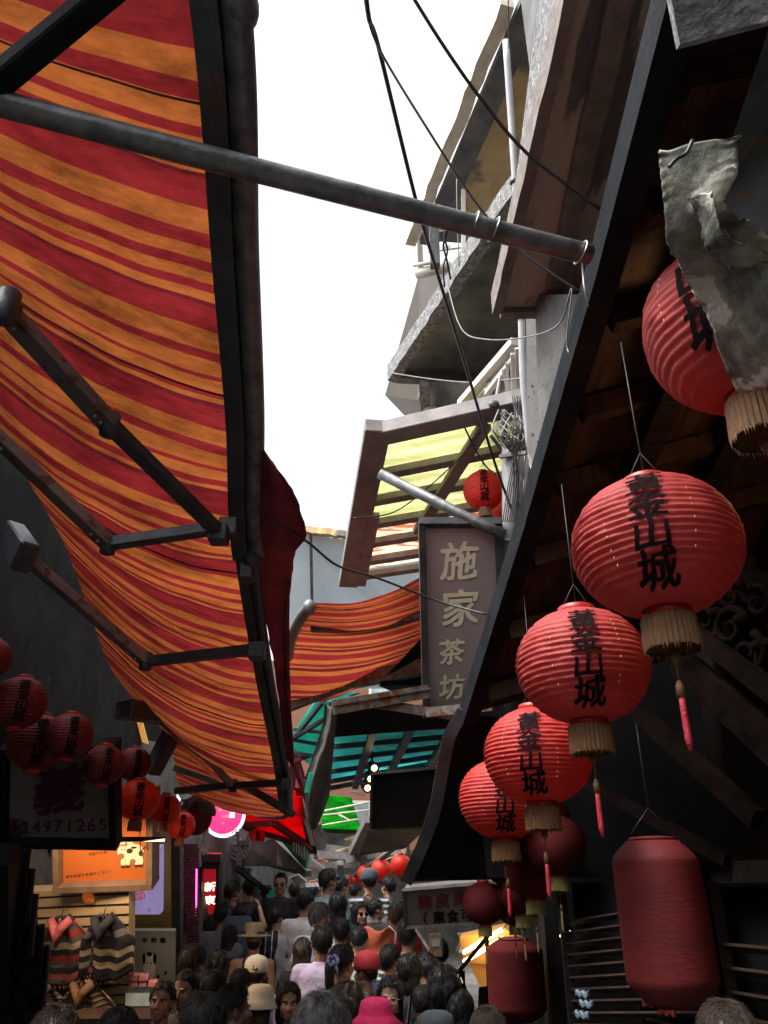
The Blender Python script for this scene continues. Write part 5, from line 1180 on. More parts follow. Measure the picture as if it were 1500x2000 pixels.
# garments : ponchos and scarves with woven bands
def garment(label, P, u, v, w_, h_, cols, seed, period=0.16, dots=False):
    tg = thing('poncho', P(u, v, 0.10), label, 'scarf', 'scarves hung on the slat wall')
    stops = [(k / len(cols), c_) for k, c_ in enumerate(cols)]
    m = stripe_mat('woven cloth', stops, period, 'v', transl=0.0, dirt=0.4, rough=0.9)
    rnd = random.Random(seed)
    def body(a, c_):
        s = a * 2 - 1; half = w_ * (0.20 + 0.80 * min(1, c_ * 2.2)) ; uu = u + s * half * 0.5
        hem = 0.06 * math.sin(a * 7 + seed)
        q = P(uu, v + c_ * h_ * (1 - 0.25 * abs(s) * (0.5)) + hem * c_ * 0.2, 0.07 + 0.014 * math.cos(a * 19 + seed + c_ * 2) + 0.02 * math.cos(s * 1.5))
        return q
    b = MB(); b.grid(body, 30, 20, uvf=lambda a, c_: (a * 0.3 + 0.04 * math.sin(a * 9), c_ * 0.62 + 0.007 * math.sin(a * 12 + seed) - 0.05 * abs(2 * a - 1)), thick=n0 * -0.012); b.build('cloth', m, tg)
    b = MB()
    b.tube([P(u - w_*0.16, v + 0.03*h_, 0.09), P(u - w_*0.05, v + 0.12*h_, 0.13), P(u, v + 0.30*h_, 0.14), P(u + w_*0.05, v + 0.12*h_, 0.13), P(u + w_*0.16, v + 0.03*h_, 0.09)], [0.03,0.035,0.03,0.035,0.03], 8)
    b.build('collar', m, tg); b = MB()
    for k in range(16):
        a = (k + 0.5) / 16; q = body(a, 1.0); b.tube([q, q - yd * 0.04], [0.005, 0.002], 4)
    b.build('fringe', m, tg)
    b = MB(); b.tube([P(u, v - 0.05, 0.04), P(u, v - 0.02, 0.07), P(u, v + 0.02, 0.09)], 0.004, 5); b.tube([P(u - w_*0.2, v+0.03, 0.085), P(u, v, 0.09), P(u + w_*0.2, v+0.03, 0.085)], 0.005, 5); b.build('hanger', M['steel_dark'], tg)
NV = (0.03,0.03,0.05); RD2 = (0.45,0.04,0.05); CRM = (0.62,0.50,0.34); TN = (0.30,0.18,0.10); PK = (0.55,0.14,0.16); GY = (0.14,0.13,0.13)
garment('cream and tan patterned scarf at the left of the top row', P, 0.14, 0.13, 0.32, 0.34, [CRM,TN,CRM,(0.4,0.3,0.2),CRM], 1)
garment('red and charcoal banded poncho, centre left of the top row', P, 0.46, 0.13, 0.56, 0.46, [PK,GY,RD2,GY,CRM,NV,RD2,GY,NV], 4, 0.5)
garment('navy spotted poncho with cream collar at the right of the top row', P, 0.84, 0.13, 0.50, 0.45, [NV,NV,(0.2,0.2,0.22),NV,NV,CRM,NV,CRM,NV], 9, 0.55)
garment('dark patterned scarf low on the left of the slat wall', P, 0.28, 0.56, 0.50, 0.44, [GY,CRM,NV,TN,GY], 13, 0.09)
garment('leopard brown scarf low in the middle of the slat wall', P, 0.66, 0.56, 0.56, 0.46, [TN,CRM,NV,TN,CRM,(0.1,0.05,0.03)], 17, 0.10)
# warm lit shop interior behind the wall, dark pillar, hanging items
M['warm_wall'] = mat('warm lit shop wall', (0.72,0.45,0.20), (0.78,0.52,0.25), 2, 0.8)  # beige wall with the warm lamp glow put into its colour
t = thing('shop_wall', at(80,1680,6.4), 'warm lit inner wall of the clothes shop behind the signs', 'wall')
b = MB(); b.prism([at(10,1640,6.6), at(122,1640,6.5), at(122,1760,6.5), at(10,1760,6.6)], (0,0.05,0)); b.build('panel', M['warm_wall'], t)
b = MB(); b.beam(at(88,1650,6.35), at(90,1745,6.4), 0.10, 0.06); b.beam(at(112,1650,6.2), at(112,1740,6.3), 0.03, 0.03); b.build('post', M['wood_dark'], t)
t = thing('stall_post', at(30,1800,4.3), 'black shop post and hung goods in shadow at the left edge', 'post')
b = MB(); b.beam(at(-12,1668,4.3), at(-10,2150,4.6), 0.22, 0.2); b.beam(at(42,1800,4.5), at(55,2150,4.8), 0.14, 0.12); b.build('shaft', M['tarp_black'], t)
b = MB()
for (px, py, r_) in ((40,1700,0.05),(45,1740,0.06),(50,1790,0.07),(60,1850,0.08),(75,1890,0.07),(60,1920,0.09)): b.grid(lambda u, v, px=px, py=py, r_=r_: at(px, py, 4.5) + Vector(((u-0.5)*r_*2.2*(0.6+0.4*v), 0.02*math.sin(u*13+py), 0.12-v*(0.30+0.04*math.sin(u*9+px)))), 12, 8, thick=(0,0.03,0))
b.build('hung_goods', M['tarp_black'], t)
pl = bpy.data.lights.new('shop_lamp', 'AREA'); pl.shape = 'RECTANGLE'; pl.size = 1.0; pl.size_y = 0.15; pl.energy = 10; pl.color = (1.0, 0.70, 0.42)
po = bpy.data.objects.new('shop_lamp', pl); COL.objects.link(po); po.location = at(170,1700,5.1) + Vector((0,0.0,0.15)); po.rotation_euler = (R(35), 0, R(-10))
tl = thing('shop_lamp_fitting', at(170,1700,5.1), 'tube lamp fitting inside the clothes shop above the scarves', 'lamp')
b = MB(); b.beam(po.location + Vector((-0.5,0,0.04)), po.location + Vector((0.5,0,0.04)), 0.05, 0.03); b.build('housing', M['steel_dark'], tl)
# grey poster with cow head
M['poster'] = mat('grey green poster', (0.20,0.21,0.19), (0.25,0.26,0.235), 3, 0.6)
t, P, x, yd, n0 = board('poster', 'grey poster with a cow face at the left shop', 'poster', [(250,1818,6.0),(342,1818,6.0),(341,1965,6.1),(250,1965,6.1)], 0, M['poster'], None, 0, 0.03)
b = MB(); oval(b, P, 0.46, 0.46, 0.13, 0.19, 0.003); b.build('cow_face', M['beige_wall'], t)
b = MB(); oval(b, P, 0.345, 0.36, 0.035, 0.075, 0.005); oval(b, P, 0.575, 0.36, 0.035, 0.075, 0.005); oval(b, P, 0.46, 0.30, 0.06, 0.03, 0.006); oval(b, P, 0.42, 0.42, 0.014, 0.015, 0.006); oval(b, P, 0.50, 0.42, 0.014, 0.015, 0.006); oval(b, P, 0.62, 0.66, 0.04, 0.10, 0.005, rot=0.4); oval(b, P, 0.80, 0.55, 0.02, 0.035, 0.005, rot=0.7); write(b, '牛奶糖', P(0.36, 0.12), 0.045, x, yd, step=0.07, bold=0.05); b.build('print', M['ink'], t)
M['pink_pack'] = mat('pink wrapped packs', (0.55,0.15,0.17), (0.68,0.30,0.30), 20, 0.35)
for k in range(5):
    tb = thing('sweet_packet', at(258+14*(k%3), 1925-7*(k//3)*2-2*k, 5.7), ('pink sweet packet, bottom left of the pile','pink sweet packet, bottom middle of the pile','pink sweet packet, bottom right of the pile','pink sweet packet, top left of the pile','pink sweet packet, top right of the pile')[k] + ' below the cow poster', 'packet', 'sweet packets under the cow poster')
    b = MB(); c = at(262+17*(k%3), 1922-12*(k//3), 5.7); b.grid(lambda u, v, c=c: c + Vector(((u-.5)*0.075, 0, (v-.5)*0.04+0.004*math.sin(u*20))), 10, 4, thick=(0,0.06,0.01)); b.build('wrapper', M['pink_pack'], tb)
b = MB(); b.prism([at(245,1940,5.6), at(345,1940,5.6), at(345,1965,5.5), at(245,1965,5.5)], (0,0.3,0.0)); tag(b.build('tray', M['glass_dim']), 'glass tray under the sweet packets', 'tray')
b = MB(); b.box((at(295,1985,5.7).x, 5.9, 0.62), (0.6, 0.5, 1.24)); tag(b.build('counter', M['wood_brown']), 'brown shop counter under the glass tray', 'counter')
# lit yellowish patches behind the awning seen at the left
for (q, lab) in ((((250,1405,7.5),(278,1410,7.5),(289,1452,7.6),(268,1448,7.6),(258,1440,7.6)), 'small amber lit pane behind the awning bracket'), (((240,1364,7.3),(258,1366,7.3),(266,1378,7.3),(246,1377,7.3)), 'tiny amber lit pane above the awning bracket')):
    b = MB(); b.prism([at(*k) for k in q], (0,0.03,0)); tag(b.build('window_pane', mat('amber lit pane', (0.75,0.36,0.08), (0.8,0.42,0.1), 5, 0.5, emit=0.35)), lab, 'window pane')
# ================================================================ people
def remesh(mb, voxel, smooth_it=2, name='tmp'):
    me = bpy.data.meshes.new('tmp'); me.from_pydata([tuple(v) for v in mb.v], [], mb.f); me.update()
    o = bpy.data.objects.new('tmp', me); COL.objects.link(o)
    m = o.modifiers.new('r', 'REMESH'); m.mode = 'VOXEL'; m.voxel_size = voxel; m.use_smooth_shade = True
    if smooth_it:
        s = o.modifiers.new('s', 'SMOOTH'); s.factor = 0.5; s.iterations = smooth_it
    dg = bpy.context.evaluated_depsgraph_get(); dg.update()
    out = bpy.data.meshes.new_from_object(o.evaluated_get(dg))
    bpy.data.objects.remove(o); bpy.data.meshes.remove(me); out.name = name
    out.materials.clear()
    for p in out.polygons: p.use_smooth = True
    return out
def cap_(mb, a, ra, b, rb, sx=1.0, sy=1.0):
    """tapered limb piece with round ends"""
    a = Vector(a); b = Vector(b); d = b - a; L = d.length; n = 6; pts = []; rs = []
    d.normalize()
    for k in range(n):
        t = math.pi / 2 * (1 - k / n); pts.append(a - d * ra * math.sin(t)); rs.append(max(0.0015, ra * math.cos(t)))
    for k in range(4): f = k / 3; pts.append(a.lerp(b, f)); rs.append(ra + (rb - ra) * f)
    for k in range(1, n + 1):
        t = math.pi / 2 * k / n; pts.append(b + d * rb * math.sin(t)); rs.append(max(0.0015, rb * math.cos(t)))
    i0 = len(mb.v); mb.tube(pts, rs, 12)
def loft(mb, rings, n=24):
    """rings: (cx, cy, z, rx, ry)"""
    vs = []; fs = []
    for (cx, cy, z, rx, ry) in rings:
        for i in range(n):
            a = 2*math.pi*i/n; c_, s_ = math.cos(a), math.sin(a)
            vs.append((cx + rx*abs(c_)**0.85*(1 if c_ > 0 else -1), cy + ry*abs(s_)**0.9*(1 if s_ > 0 else -1), z))
    m = len(rings)
    for k in range(m - 1):
        for i in range(n): fs.append((k*n+i, k*n+(i+1)%n, (k+1)*n+(i+1)%n, (k+1)*n+i))
    fs.append(tuple(reversed(range(n)))); fs.append(tuple(range((m-1)*n, m*n))); mb.add(vs, fs)
NECK = Vector((0, 0.0, 1.50))
def headmat(hy, hp): return Matrix.Rotation(hy, 3, 'Z') @ Matrix.Rotation(hp, 3, 'X')
ARMS = {   # shoulder, elbow, wrist (x>0 side); mirrored for the other one
 'down': ((0.185,0,1.385),(0.235,-0.02,1.11),(0.225,0.07,0.87)),
 'hold': ((0.185,0,1.385),(0.23,0.02,1.12),(0.10,0.26,1.16)),
 'phone': ((0.185,0,1.385),(0.25,0.16,1.18),(0.11,0.33,1.50)),
 'up': ((0.185,0,1.40),(0.25,0.18,1.48),(0.13,0.28,1.70)),
}
def hand(mb, w, d, side, curl=0.5, flat=Vector((0,0,1))):
    """palm and five bent fingers at wrist w, pointing along d"""
    d = Vector(d).normalized(); s = d.cross(flat)
    s = s.normalized() if s.length > 0.1 else Vector((1,0,0)); p = s.cross(d).normalized()
    palm = w + d * 0.045
    rot = Matrix((s, d, p)).transposed()
    mb.ell(palm, (0.040, 0.050, 0.015), 14, 8, rot=rot)
    for k, (o, L) in enumerate(((-0.030, 0.058), (-0.010, 0.070), (0.010, 0.066), (0.029, 0.052))):
        a = palm + s * o + d * 0.038; q = a; ang = 0.25
        for j in range(3):
            l = L * (0.45, 0.32, 0.25)[j]; ang += curl * 0.7
            dd = d * math.cos(ang) - p * math.sin(ang); r = q + dd * l
            cap_(mb, q, 0.0085 - j * 0.0008, r, 0.0080 - j * 0.0008); q = r
    a = palm - s * 0.034 * side - d * 0.015; b = a - s * 0.028 * side + d * 0.025 - p * 0.008; c = b + d * 0.028 - p * 0.012
    cap_(mb, a, 0.0115, b, 0.0100); cap_(mb, b, 0.0095, c, 0.0085)
_pm = {}
def body_mesh(build, armL, armR, hy, hp, fine, face):
    key = ('b', build, armL, armR, round(hy, 2), round(hp, 2), fine, face)
    if key in _pm: return _pm[key]
    f = build == 'f'; mb = MB(); w = 0.90 if f else 1.0
    loft(mb, [(0,0,0.86,0.145,0.105),(0,0,0.93,0.165,0.115),(0,0,1.02,0.138*(0.93 if f else 1),0.098),(0,0,1.12,0.140*w,0.100),(0,0.005,1.25,0.165*w,0.115),(0,0,1.36,0.170*w,0.098),(0,-0.005,1.42,0.120*w,0.072),(0,-0.005,1.455,0.065,0.055)])
    for sx in (-1, 1):
        A = ARMS[armR if sx > 0 else armL]
        S, E_, W_ = [Vector((p[0]*sx*w, p[1], p[2])) for p in A]
        cap_(mb, (0.09*sx*w, 0, 1.39), 0.058, S, 0.052*w)
        cap_(mb, S, 0.050*w, E_, 0.037*w); cap_(mb, E_, 0.038*w, W_, 0.026*w)
        hand(mb, W_, (W_ - E_) if A is not ARMS['hold'] else Vector((-sx*0.5,0.6,0.15)), sx, 0.35, Vector((sx*0.9, 0.1, 0.3)))
        H_ = Vector((0.085*sx, 0, 0.90)); K_ = Vector((0.095*sx, 0.012, 0.49)); An = Vector((0.10*sx, -0.012, 0.085))
        cap_(mb, H_, 0.088, K_, 0.056); cap_(mb, K_, 0.055, An, 0.036)
        cap_(mb, An + Vector((0,-0.015,-0.035)), 0.034, An + Vector((0.01*sx,0.14,-0.05)), 0.026)
    Mh = headmat(hy, hp)
    def T(v): return NECK + Mh @ (Vector(v) - Vector((0, 0, 1.50)))
    cap_(mb, (0, -0.012, 1.42), 0.058 if not f else 0.050, T((0, -0.004, 1.54)), 0.052 if not f else 0.046)
    mb.ell(T((0, -0.012, 1.628)), (0.077, 0.096, 0.092), 28, 18, rot=Mh)
    mb.ell(T((0, 0.022, 1.572)), (0.064, 0.074, 0.088), 24, 16, rot=Mh)
    mb.ell(T((0, 0.052, 1.512)), (0.034, 0.036, 0.030), 16, 10, rot=Mh)       # chin
    for sx in (-1, 1):
        mb.ell(T((0.036*sx, 0.052, 1.565)), (0.028, 0.030, 0.030), 12, 8, rot=Mh)   # cheek
        mb.ell(T((0.045*sx, 0.010, 1.530)), (0.022, 0.045, 0.022), 12, 8, rot=Mh)   # jaw
        mb.ell(T((0.079*sx, -0.008, 1.588)), (0.010, 0.019, 0.032), 12, 8, rot=Mh @ Matrix.Rotation(0.35*sx, 3, 'Z'))  # ear
        mb.ell(T((0.030*sx, 0.084, 1.618)), (0.026, 0.012, 0.008), 10, 6, rot=Mh)   # brow
    cap_(mb, T((0, 0.090, 1.600)), 0.009, T((0, 0.108, 1.568)), 0.012)              # nose
    for sx in (-1, 1): mb.ell(T((0.011*sx, 0.099, 1.563)), (0.009, 0.010, 0.008), 8, 6, rot=Mh)
    mb.ell(T((0, 0.088, 1.538)), (0.022, 0.011, 0.006), 12, 6, rot=Mh); mb.ell(T((0, 0.086, 1.528)), (0.019, 0.011, 0.007), 12, 6, rot=Mh)
    me = remesh(mb, 0.0062 if fine else 0.0105, 2, 'body')
    me.materials.append(M['skin']); me.materials.append(M['lips']); me.materials.append(M['brow'])
    Mi = Mh.inverted(); co = [v.co.copy() for v in me.vertices]
    for v in me.vertices:
        if v.co.z < 1.48: continue
        q = Mi @ (v.co - NECK) + Vector((0, 0, 1.50))
        if q.y > 0.03:
            for sx in (-1, 1):
                r2 = ((q.x - 0.031*sx)/0.017)**2 + ((q.z - 1.598)/0.011)**2
                if r2 < 6: v.co -= Mh @ Vector((0, 0.011 * math.exp(-r2), 0))
            r2 = (q.x/0.030)**2 + ((q.z - 1.533)/0.0028)**2
            if r2 < 5: v.co -= Mh @ Vector((0, 0.004 * math.exp(-r2), 0))
    if face:
        for p in me.polygons:
            c = Mi @ (p.center - NECK) + Vector((0, 0, 1.50))
            if c.y > 0.05:
                if abs(c.x) < 0.024 and 1.523 < c.z < 1.543 - 0.1*abs(c.x) and c.y > 0.084: p.material_index = 1
                ax_ = abs(c.x)
                if 0.014 < ax_ < 0.052 and abs(c.z - (1.621 - (ax_-0.03)**2*8)) < 0.0048: p.material_index = 2
    _pm[key] = me; return me
def cloth_mesh(kind, build, armL, armR, fine):
    key = (kind, build, armL, armR)
    if key in _pm: return _pm[key]
    f = build == 'f'; w = 0.90 if f else 1.0; mb = MB(); g = 0.014
    if kind in ('tee', 'long', 'tank'):
        top = [(0,-0.003,1.36,0.172*w+g,0.102+g),(0,-0.005,1.415,0.130*w+g,0.080+g),(0,-0.008,1.448,0.080,0.068)]
        if kind == 'tank': top = [(0,-0.003,1.33,0.150*w,0.102+g),(0,-0.003,1.37,0.125*w,0.095+g)]
        loft(mb, [(0,0,0.84,0.172,0.130),(0,0,0.93,0.180,0.128),(0,0,1.02,0.160*w+0.01,0.115),(0,0,1.12,0.158*w,0.116),(0,0.005,1.25,0.168*w+g,0.118+g)] + top)
        if kind != 'tank':
            for sx in (-1, 1):
                A = ARMS[armR if sx > 0 else armL]; S, E_, W_ = [Vector((p[0]*sx*w, p[1], p[2])) for p in A]
                cap_(mb, (0.09*sx*w, 0, 1.385), 0.066, S, 0.064*w)
                if kind == 'tee':
                    Q = S.lerp(E_, 0.62); d = (Q - S).normalized()
                    mb.tube([S, S.lerp(Q, 0.5), Q], [0.062*w, 0.062*w, 0.062*w], 16)
                else:
                    cap_(mb, S, 0.063*w, E_, 0.052*w); mb.tube([E_, E_.lerp(W_, 0.5), W_], [0.052*w, 0.046*w, 0.040*w], 14)
            # collar ring
            mb.lathe([(0.062,1.435),(0.075,1.440),(0.070,1.462),(0.060,1.466)], (0,-0.008,0), 24)
        else:
            for sx in (-1, 1):
                for yy in (-0.095, 0.10): mb.tube([(0.085*sx*w, yy, 1.32), (0.088*sx*w, yy*0.80, 1.41), (0.088*sx*w, 0, 1.458)], 0.014, 8)
    elif kind == 'trousers':
        loft(mb, [(0,0,0.80,0.175,0.125),(0,0,0.90,0.176,0.126),(0,0,1.00,0.158,0.116)])
        for sx in (-1, 1): mb.tube([(0.085*sx,0,0.86),(0.095*sx,0.012,0.50),(0.10*sx,-0.01,0.10)], [0.100,0.078,0.068], 16)
    elif kind == 'shoes':
        for sx in (-1, 1):
            An = Vector((0.10*sx,-0.012,0.0)); cap_(mb, An + Vector((0,-0.02,0.045)), 0.044, An + Vector((0.01*sx,0.15,0.04)), 0.038); cap_(mb, An + Vector((0,-0.01,0.06)), 0.045, An + Vector((0,-0.008,0.10)), 0.044)
    me = remesh(mb, 0.009 if fine else 0.013, 1, kind); me.materials.append(M['ink'])
    amp = {'tee': 0.010, 'long': 0.012, 'tank': 0.004, 'trousers': 0.008, 'shoes': 0.0}[kind]
    if amp:
        sd = hash(key) % 17
        nrm_ = [v.normal.copy() for v in me.vertices]
        for v, nn in zip(me.vertices, nrm_):
            q = v.co; k = noise.noise(Vector((q.x*9, q.y*9, q.z*16 + q.x*10))) + 0.5*noise.noise(Vector((q.x*25+q.z*12, q.y*25, q.z*22)))
            fade = min(1, max(0.15, (1.46 - q.z) / 0.12)) if kind != 'trousers' else 1
            v.co = q + nn * k * amp * fade
    _pm[key] = me; return me
def hair_mesh(style, near, seed=0):
    """hair in head space (x right, y forward, z up, neck pivot at z=1.50)"""
    key = ('hair', style, near, seed)
    if key in _pm: return _pm[key]
    rnd = random.Random(seed * 31 + len(style)); mb = MB()
    C0 = Vector((0, -0.012, 1.628)); RX, RY, RZ = 0.077, 0.096, 0.092
    vol = {'short': 0.009, 'crop': 0.005, 'bob': 0.018, 'long': 0.018, 'tail': 0.010, 'bun': 0.010, 'curly': 0.030, 'bald': 0.003}[style]
    def low(az):   # az 0 = front, pi = back : lowest elevation of the hair
        a = abs(az)
        if style in ('short', 'crop', 'tail', 'bun'): nape = -0.78 if style == 'short' else -0.62
        else: nape = -1.15
        side = -0.12 if style in ('short', 'crop', 'tail', 'bun') else -0.95
        if a < 0.75: return 0.62 - 0.15 * (a / 0.75)
        if a < 1.25: return 0.47 + (side - 0.47) * (a - 0.75) / 0.5
        if a < 1.9: return side
        return side + (nape - side) * min(1, (a - 1.9) / 0.6)
    def surf(az, el, extra=0.0):
        th = vol + extra; top = 1 + 0.10 * max(0, math.sin(el))
        dx = math.sin(az) * math.cos(el); dy = math.cos(az) * math.cos(el); dz = math.sin(el)
        rz = RZ if dz > 0 else 0.120
        p = Vector((dx * (RX + th), dy * (RY + th), dz * (rz + th * top)))
        return C0 + p
    na, ne = 48, 18
    def fn(u, v):
        az = (u - 0.5) * 2 * math.pi; lo = low(az); el = math.pi/2 - (math.pi/2 - lo) * v
        nz_ = noise.noise(Vector((math.sin(az)*2.2 + seed*3.3, math.cos(az)*2.2, el*2.5))) * vol * 0.9 + noise.noise(Vector((math.sin(az)*9 + seed, math.cos(az)*9, el*7))) * vol * 0.35
        ex = nz_ - (vol * 1.3 if v > 0.97 else 0)
        return surf(az, el, ex)
    mb.grid(fn, na, ne)
    if style in ('long', 'bob', 'tail', 'bun'):
        t2 = MB(); 
        if style == 'long':
            zb = 1.22 - 0.06 * (seed % 3)
            rg = [(0,-0.045,zb,0.050,0.020),(0,-0.055,zb+0.08,0.085,0.034),(0,-0.055,1.40,0.095,0.042),(0,-0.045,1.48,0.092,0.055),(0,-0.030,1.56,0.092,0.078),(0,-0.022,1.63,0.088,0.088)]
            loft(t2, rg)
        if style == 'bob': loft(t2, [(0,-0.035,1.45,0.085,0.055),(0,-0.030,1.50,0.094,0.074),(0,-0.024,1.57,0.094,0.082),(0,-0.018,1.64,0.086,0.086)])
        if style == 'tail':
            t2.tube([(0,-0.10,1.66),(0,-0.135,1.65),(0.005,-0.155,1.58),(0.01,-0.145,1.48),(0.01,-0.125,1.38),(0.01,-0.12,1.32)], [0.022,0.030,0.036,0.036,0.026,0.008], 14)
        if style == 'bun': t2.ell((0,-0.085,1.715), (0.040,0.038,0.036), 20, 12)
        i0 = len(mb.v); me2 = remesh(t2, 0.009, 2)
        vs = [v.co + v.co.normalized() * 0 + Vector((noise.noise(Vector((v.co.x*60, v.co.y*60, v.co.z*7)))*0.006, noise.noise(Vector((v.co.x*60, v.co.y*60+9, v.co.z*7)))*0.006, 0)) for v in me2.vertices]
        mb.add(vs, [tuple(p.vertices) for p in me2.polygons], smooth=True); bpy.data.meshes.remove(me2)
    # locks
    N_ = 3400 if near == 2 else (1300 if near else 420); rr = 0.0009 if near == 2 else (0.0013 if near else 0.0022)
    if style == 'crop': N_ = int(N_ * 0.8)
    if style == 'bald': N_ = 0
    for k in range(N_):
        az = rnd.uniform(-math.pi, math.pi); lo = low(az)
        el = lo + (math.pi/2 - lo) * rnd.random() ** 1.1
        L = rnd.uniform(0.25, 0.55) * (0.6 if style == 'crop' else 1); sw = rnd.uniform(-0.6, 0.6)
        pts = []; lift = rnd.uniform(0.0, 0.011 if style != 'curly' else 0.024)
        for j in range(5):
            f = j / 4; e2 = max(lo - 0.10, el - L * f); a2 = az + sw * f * (0.3 + max(0, math.sin(el)))
            wv = 0.006 * math.sin(f * 9 + k) if style == 'curly' else 0
            pts.append(surf(a2, e2, 0.001 + lift * f * (1 if j < 4 else 1.4) + wv))
        mb.tube(pts, [rr, rr, rr*0.9, rr*0.7, rr*0.2], 3, caps=False)
    if style in ('long', 'bob'):
        zb = 1.20 if style == 'long' else 1.44
        for k in range(260 if near else 110):
            az = math.pi + rnd.uniform(-1.35, 1.35); el = rnd.uniform(-0.2, 0.5); p0 = surf(az, el, 0.002); p1 = surf(az, -0.8, 0.002)
            x_ = p1.x * rnd.uniform(0.8, 1.02); pts = [p0, p1, Vector((x_, p1.y * 0.7 - 0.02, (p1.z + zb)/2)), Vector((x_*0.85 + rnd.uniform(-.01,.01), -0.07, zb + rnd.uniform(-0.02, 0.05)))]
            mb.tube(pts, [rr, rr*1.2, rr, rr*0.3], 3, caps=False)
    me = bpy.data.meshes.new('hair'); me.from_pydata([tuple(v - Vector((0,0,1.50))) for v in mb.v], [], mb.f)
    for p, s in zip(me.polygons, mb.sm): p.use_smooth = s
    me.materials.append(M['hair_black']); me.update(); _pm[key] = me; return me
def mesh_of(mb, mats, name):
    me = bpy.data.meshes.new(name); me.from_pydata([tuple(v) for v in mb.v], [], mb.f)
    for m in mats: me.materials.append(m)
    me.polygons.foreach_set('material_index', mb.m); me.polygons.foreach_set('use_smooth', mb.sm); me.update(); return me
def link(name, me, m, parent, rot=None, loc=None):
    o = bpy.data.objects.new(name, me); COL.objects.link(o); o.parent = parent
    if m is not None and o.material_slots:
        o.material_slots[0].link = 'OBJECT'; o.material_slots[0].material = m
    if rot is not None: o.rotation_euler = rot.to_euler()
    if loc is not None: o.location = loc
    return o
def cloth_mat(name, c1, c2=None, **k):
    k2 = dict(scale=8, rough=0.85, bump=0.5, bscale=30); k2.update(k); return mat(name, c1, c2 or tuple(x * 0.72 for x in c1), **k2)
CM = {
 'black': cloth_mat('black cotton', (0.016,0.016,0.019)), 'charcoal': cloth_mat('charcoal cotton', (0.05,0.055,0.06)), 'white': cloth_mat('white cotton', (0.74,0.75,0.78), (0.62,0.63,0.68)),
 'lilac': cloth_mat('pale lilac cotton', (0.50,0.42,0.58), (0.40,0.33,0.48)), 'lavender_white': cloth_mat('washed white cotton', (0.72,0.69,0.74), (0.58,0.53,0.60)),
 'teal_grey': cloth_mat('teal grey cotton', (0.16,0.23,0.24)), 'slate': cloth_mat('slate grey cotton', (0.14,0.16,0.17)), 'mint': cloth_mat('pale mint cotton', (0.56,0.70,0.63), (0.46,0.58,0.52)),
 'red': cloth_mat('dark red cotton', (0.32,0.020,0.03)), 'navy': cloth_mat('navy cotton', (0.02,0.02,0.06)), 'brown': cloth_mat('brown cotton', (0.09,0.05,0.04)),
 'bluegrey': cloth_mat('blue grey cotton', (0.12,0.14,0.17)), 'denim': cloth_mat('denim', (0.05,0.08,0.14)), 'khaki': cloth_mat('khaki cotton', (0.16,0.14,0.10)),
 'floral': cloth_mat('cream floral cotton', (0.62,0.52,0.38), (0.55,0.45,0.34), c3=(0.42,0.16,0.10), c3at=0.56, c3s=16), 'shoe': cloth_mat('dark shoe leather', (0.02,0.02,0.02), rough=0.5),
}
def wave_mat(name, c1, c2, scale, direction='Z', thin=0.5):
    m, nt, b = _new(name); N = nt.nodes; L = nt.links
    tc = N.new('ShaderNodeTexCoord'); wv = N.new('ShaderNodeTexWave'); wv.bands_direction = direction; wv.inputs['Scale'].default_value = scale; wv.inputs['Distortion'].default_value = 0.4
    rp = N.new('ShaderNodeValToRGB'); rp.color_ramp.interpolation = 'CONSTANT'; rp.color_ramp.elements[0].color = (*c1, 1); rp.color_ramp.elements[1].color = (*c2, 1); rp.color_ramp.elements[1].position = thin
    L.new(tc.outputs['Object'], wv.inputs[0]); L.new(wv.outputs['Fac'], rp.inputs[0]); L.new(rp.outputs[0], b.inputs['Base Color']); b.inputs['Roughness'].default_value = 0.85; return m
CM['stripe_bw'] = wave_mat('black and white hooped cotton', (0.02,0.025,0.03), (0.52,0.58,0.55), 6.5, 'Z', 0.62)
CM['stripe_v'] = wave_mat('black cotton with white lines', (0.015,0.015,0.02), (0.5,0.5,0.52), 4.0, 'X', 0.93)
CM['plaid'] = wave_mat('grey checked cotton', (0.05,0.055,0.06), (0.48,0.48,0.52), 5.0, 'Z', 0.60)
HM = {'k': M['hair_black'], 'b': M['hair_brown'], 'g': M['hair_grey']}
SK = {'l': M['skin'], 't': M['skin_tan'], 'd': M['skin_dark']}
M['straw'] = mat('tan felt hat', (0.26,0.19,0.10), (0.36,0.27,0.15), 20, 0.9, bump=0.4, bscale=120)
M['cap_white'] = mat('off white cap', (0.58,0.52,0.40), (0.66,0.60,0.48), 9, 0.8, bump=0.2)
M['cap_red'] = mat('dark red cap', (0.30,0.012,0.02), (0.40,0.02,0.03), 9, 0.8, bump=0.2)
M['hat_pink'] = mat('hot pink hat', (0.62,0.015,0.10), (0.75,0.03,0.15), 9, 0.8, bump=0.3)
M['hat_cream'] = mat('cream sun hat', (0.60,0.52,0.38), (0.68,0.60,0.46), 9, 0.85, bump=0.3)
M['hat_slate'] = mat('dark slate hat', (0.04,0.05,0.06), (0.07,0.08,0.095), 9, 0.85, bump=0.3)
M['lens'] = mat('black sunglass lens', (0.006,0.006,0.008), (0.01,0.01,0.012), 9, 0.15)
HZ = Vector((0, 0, -1.50))
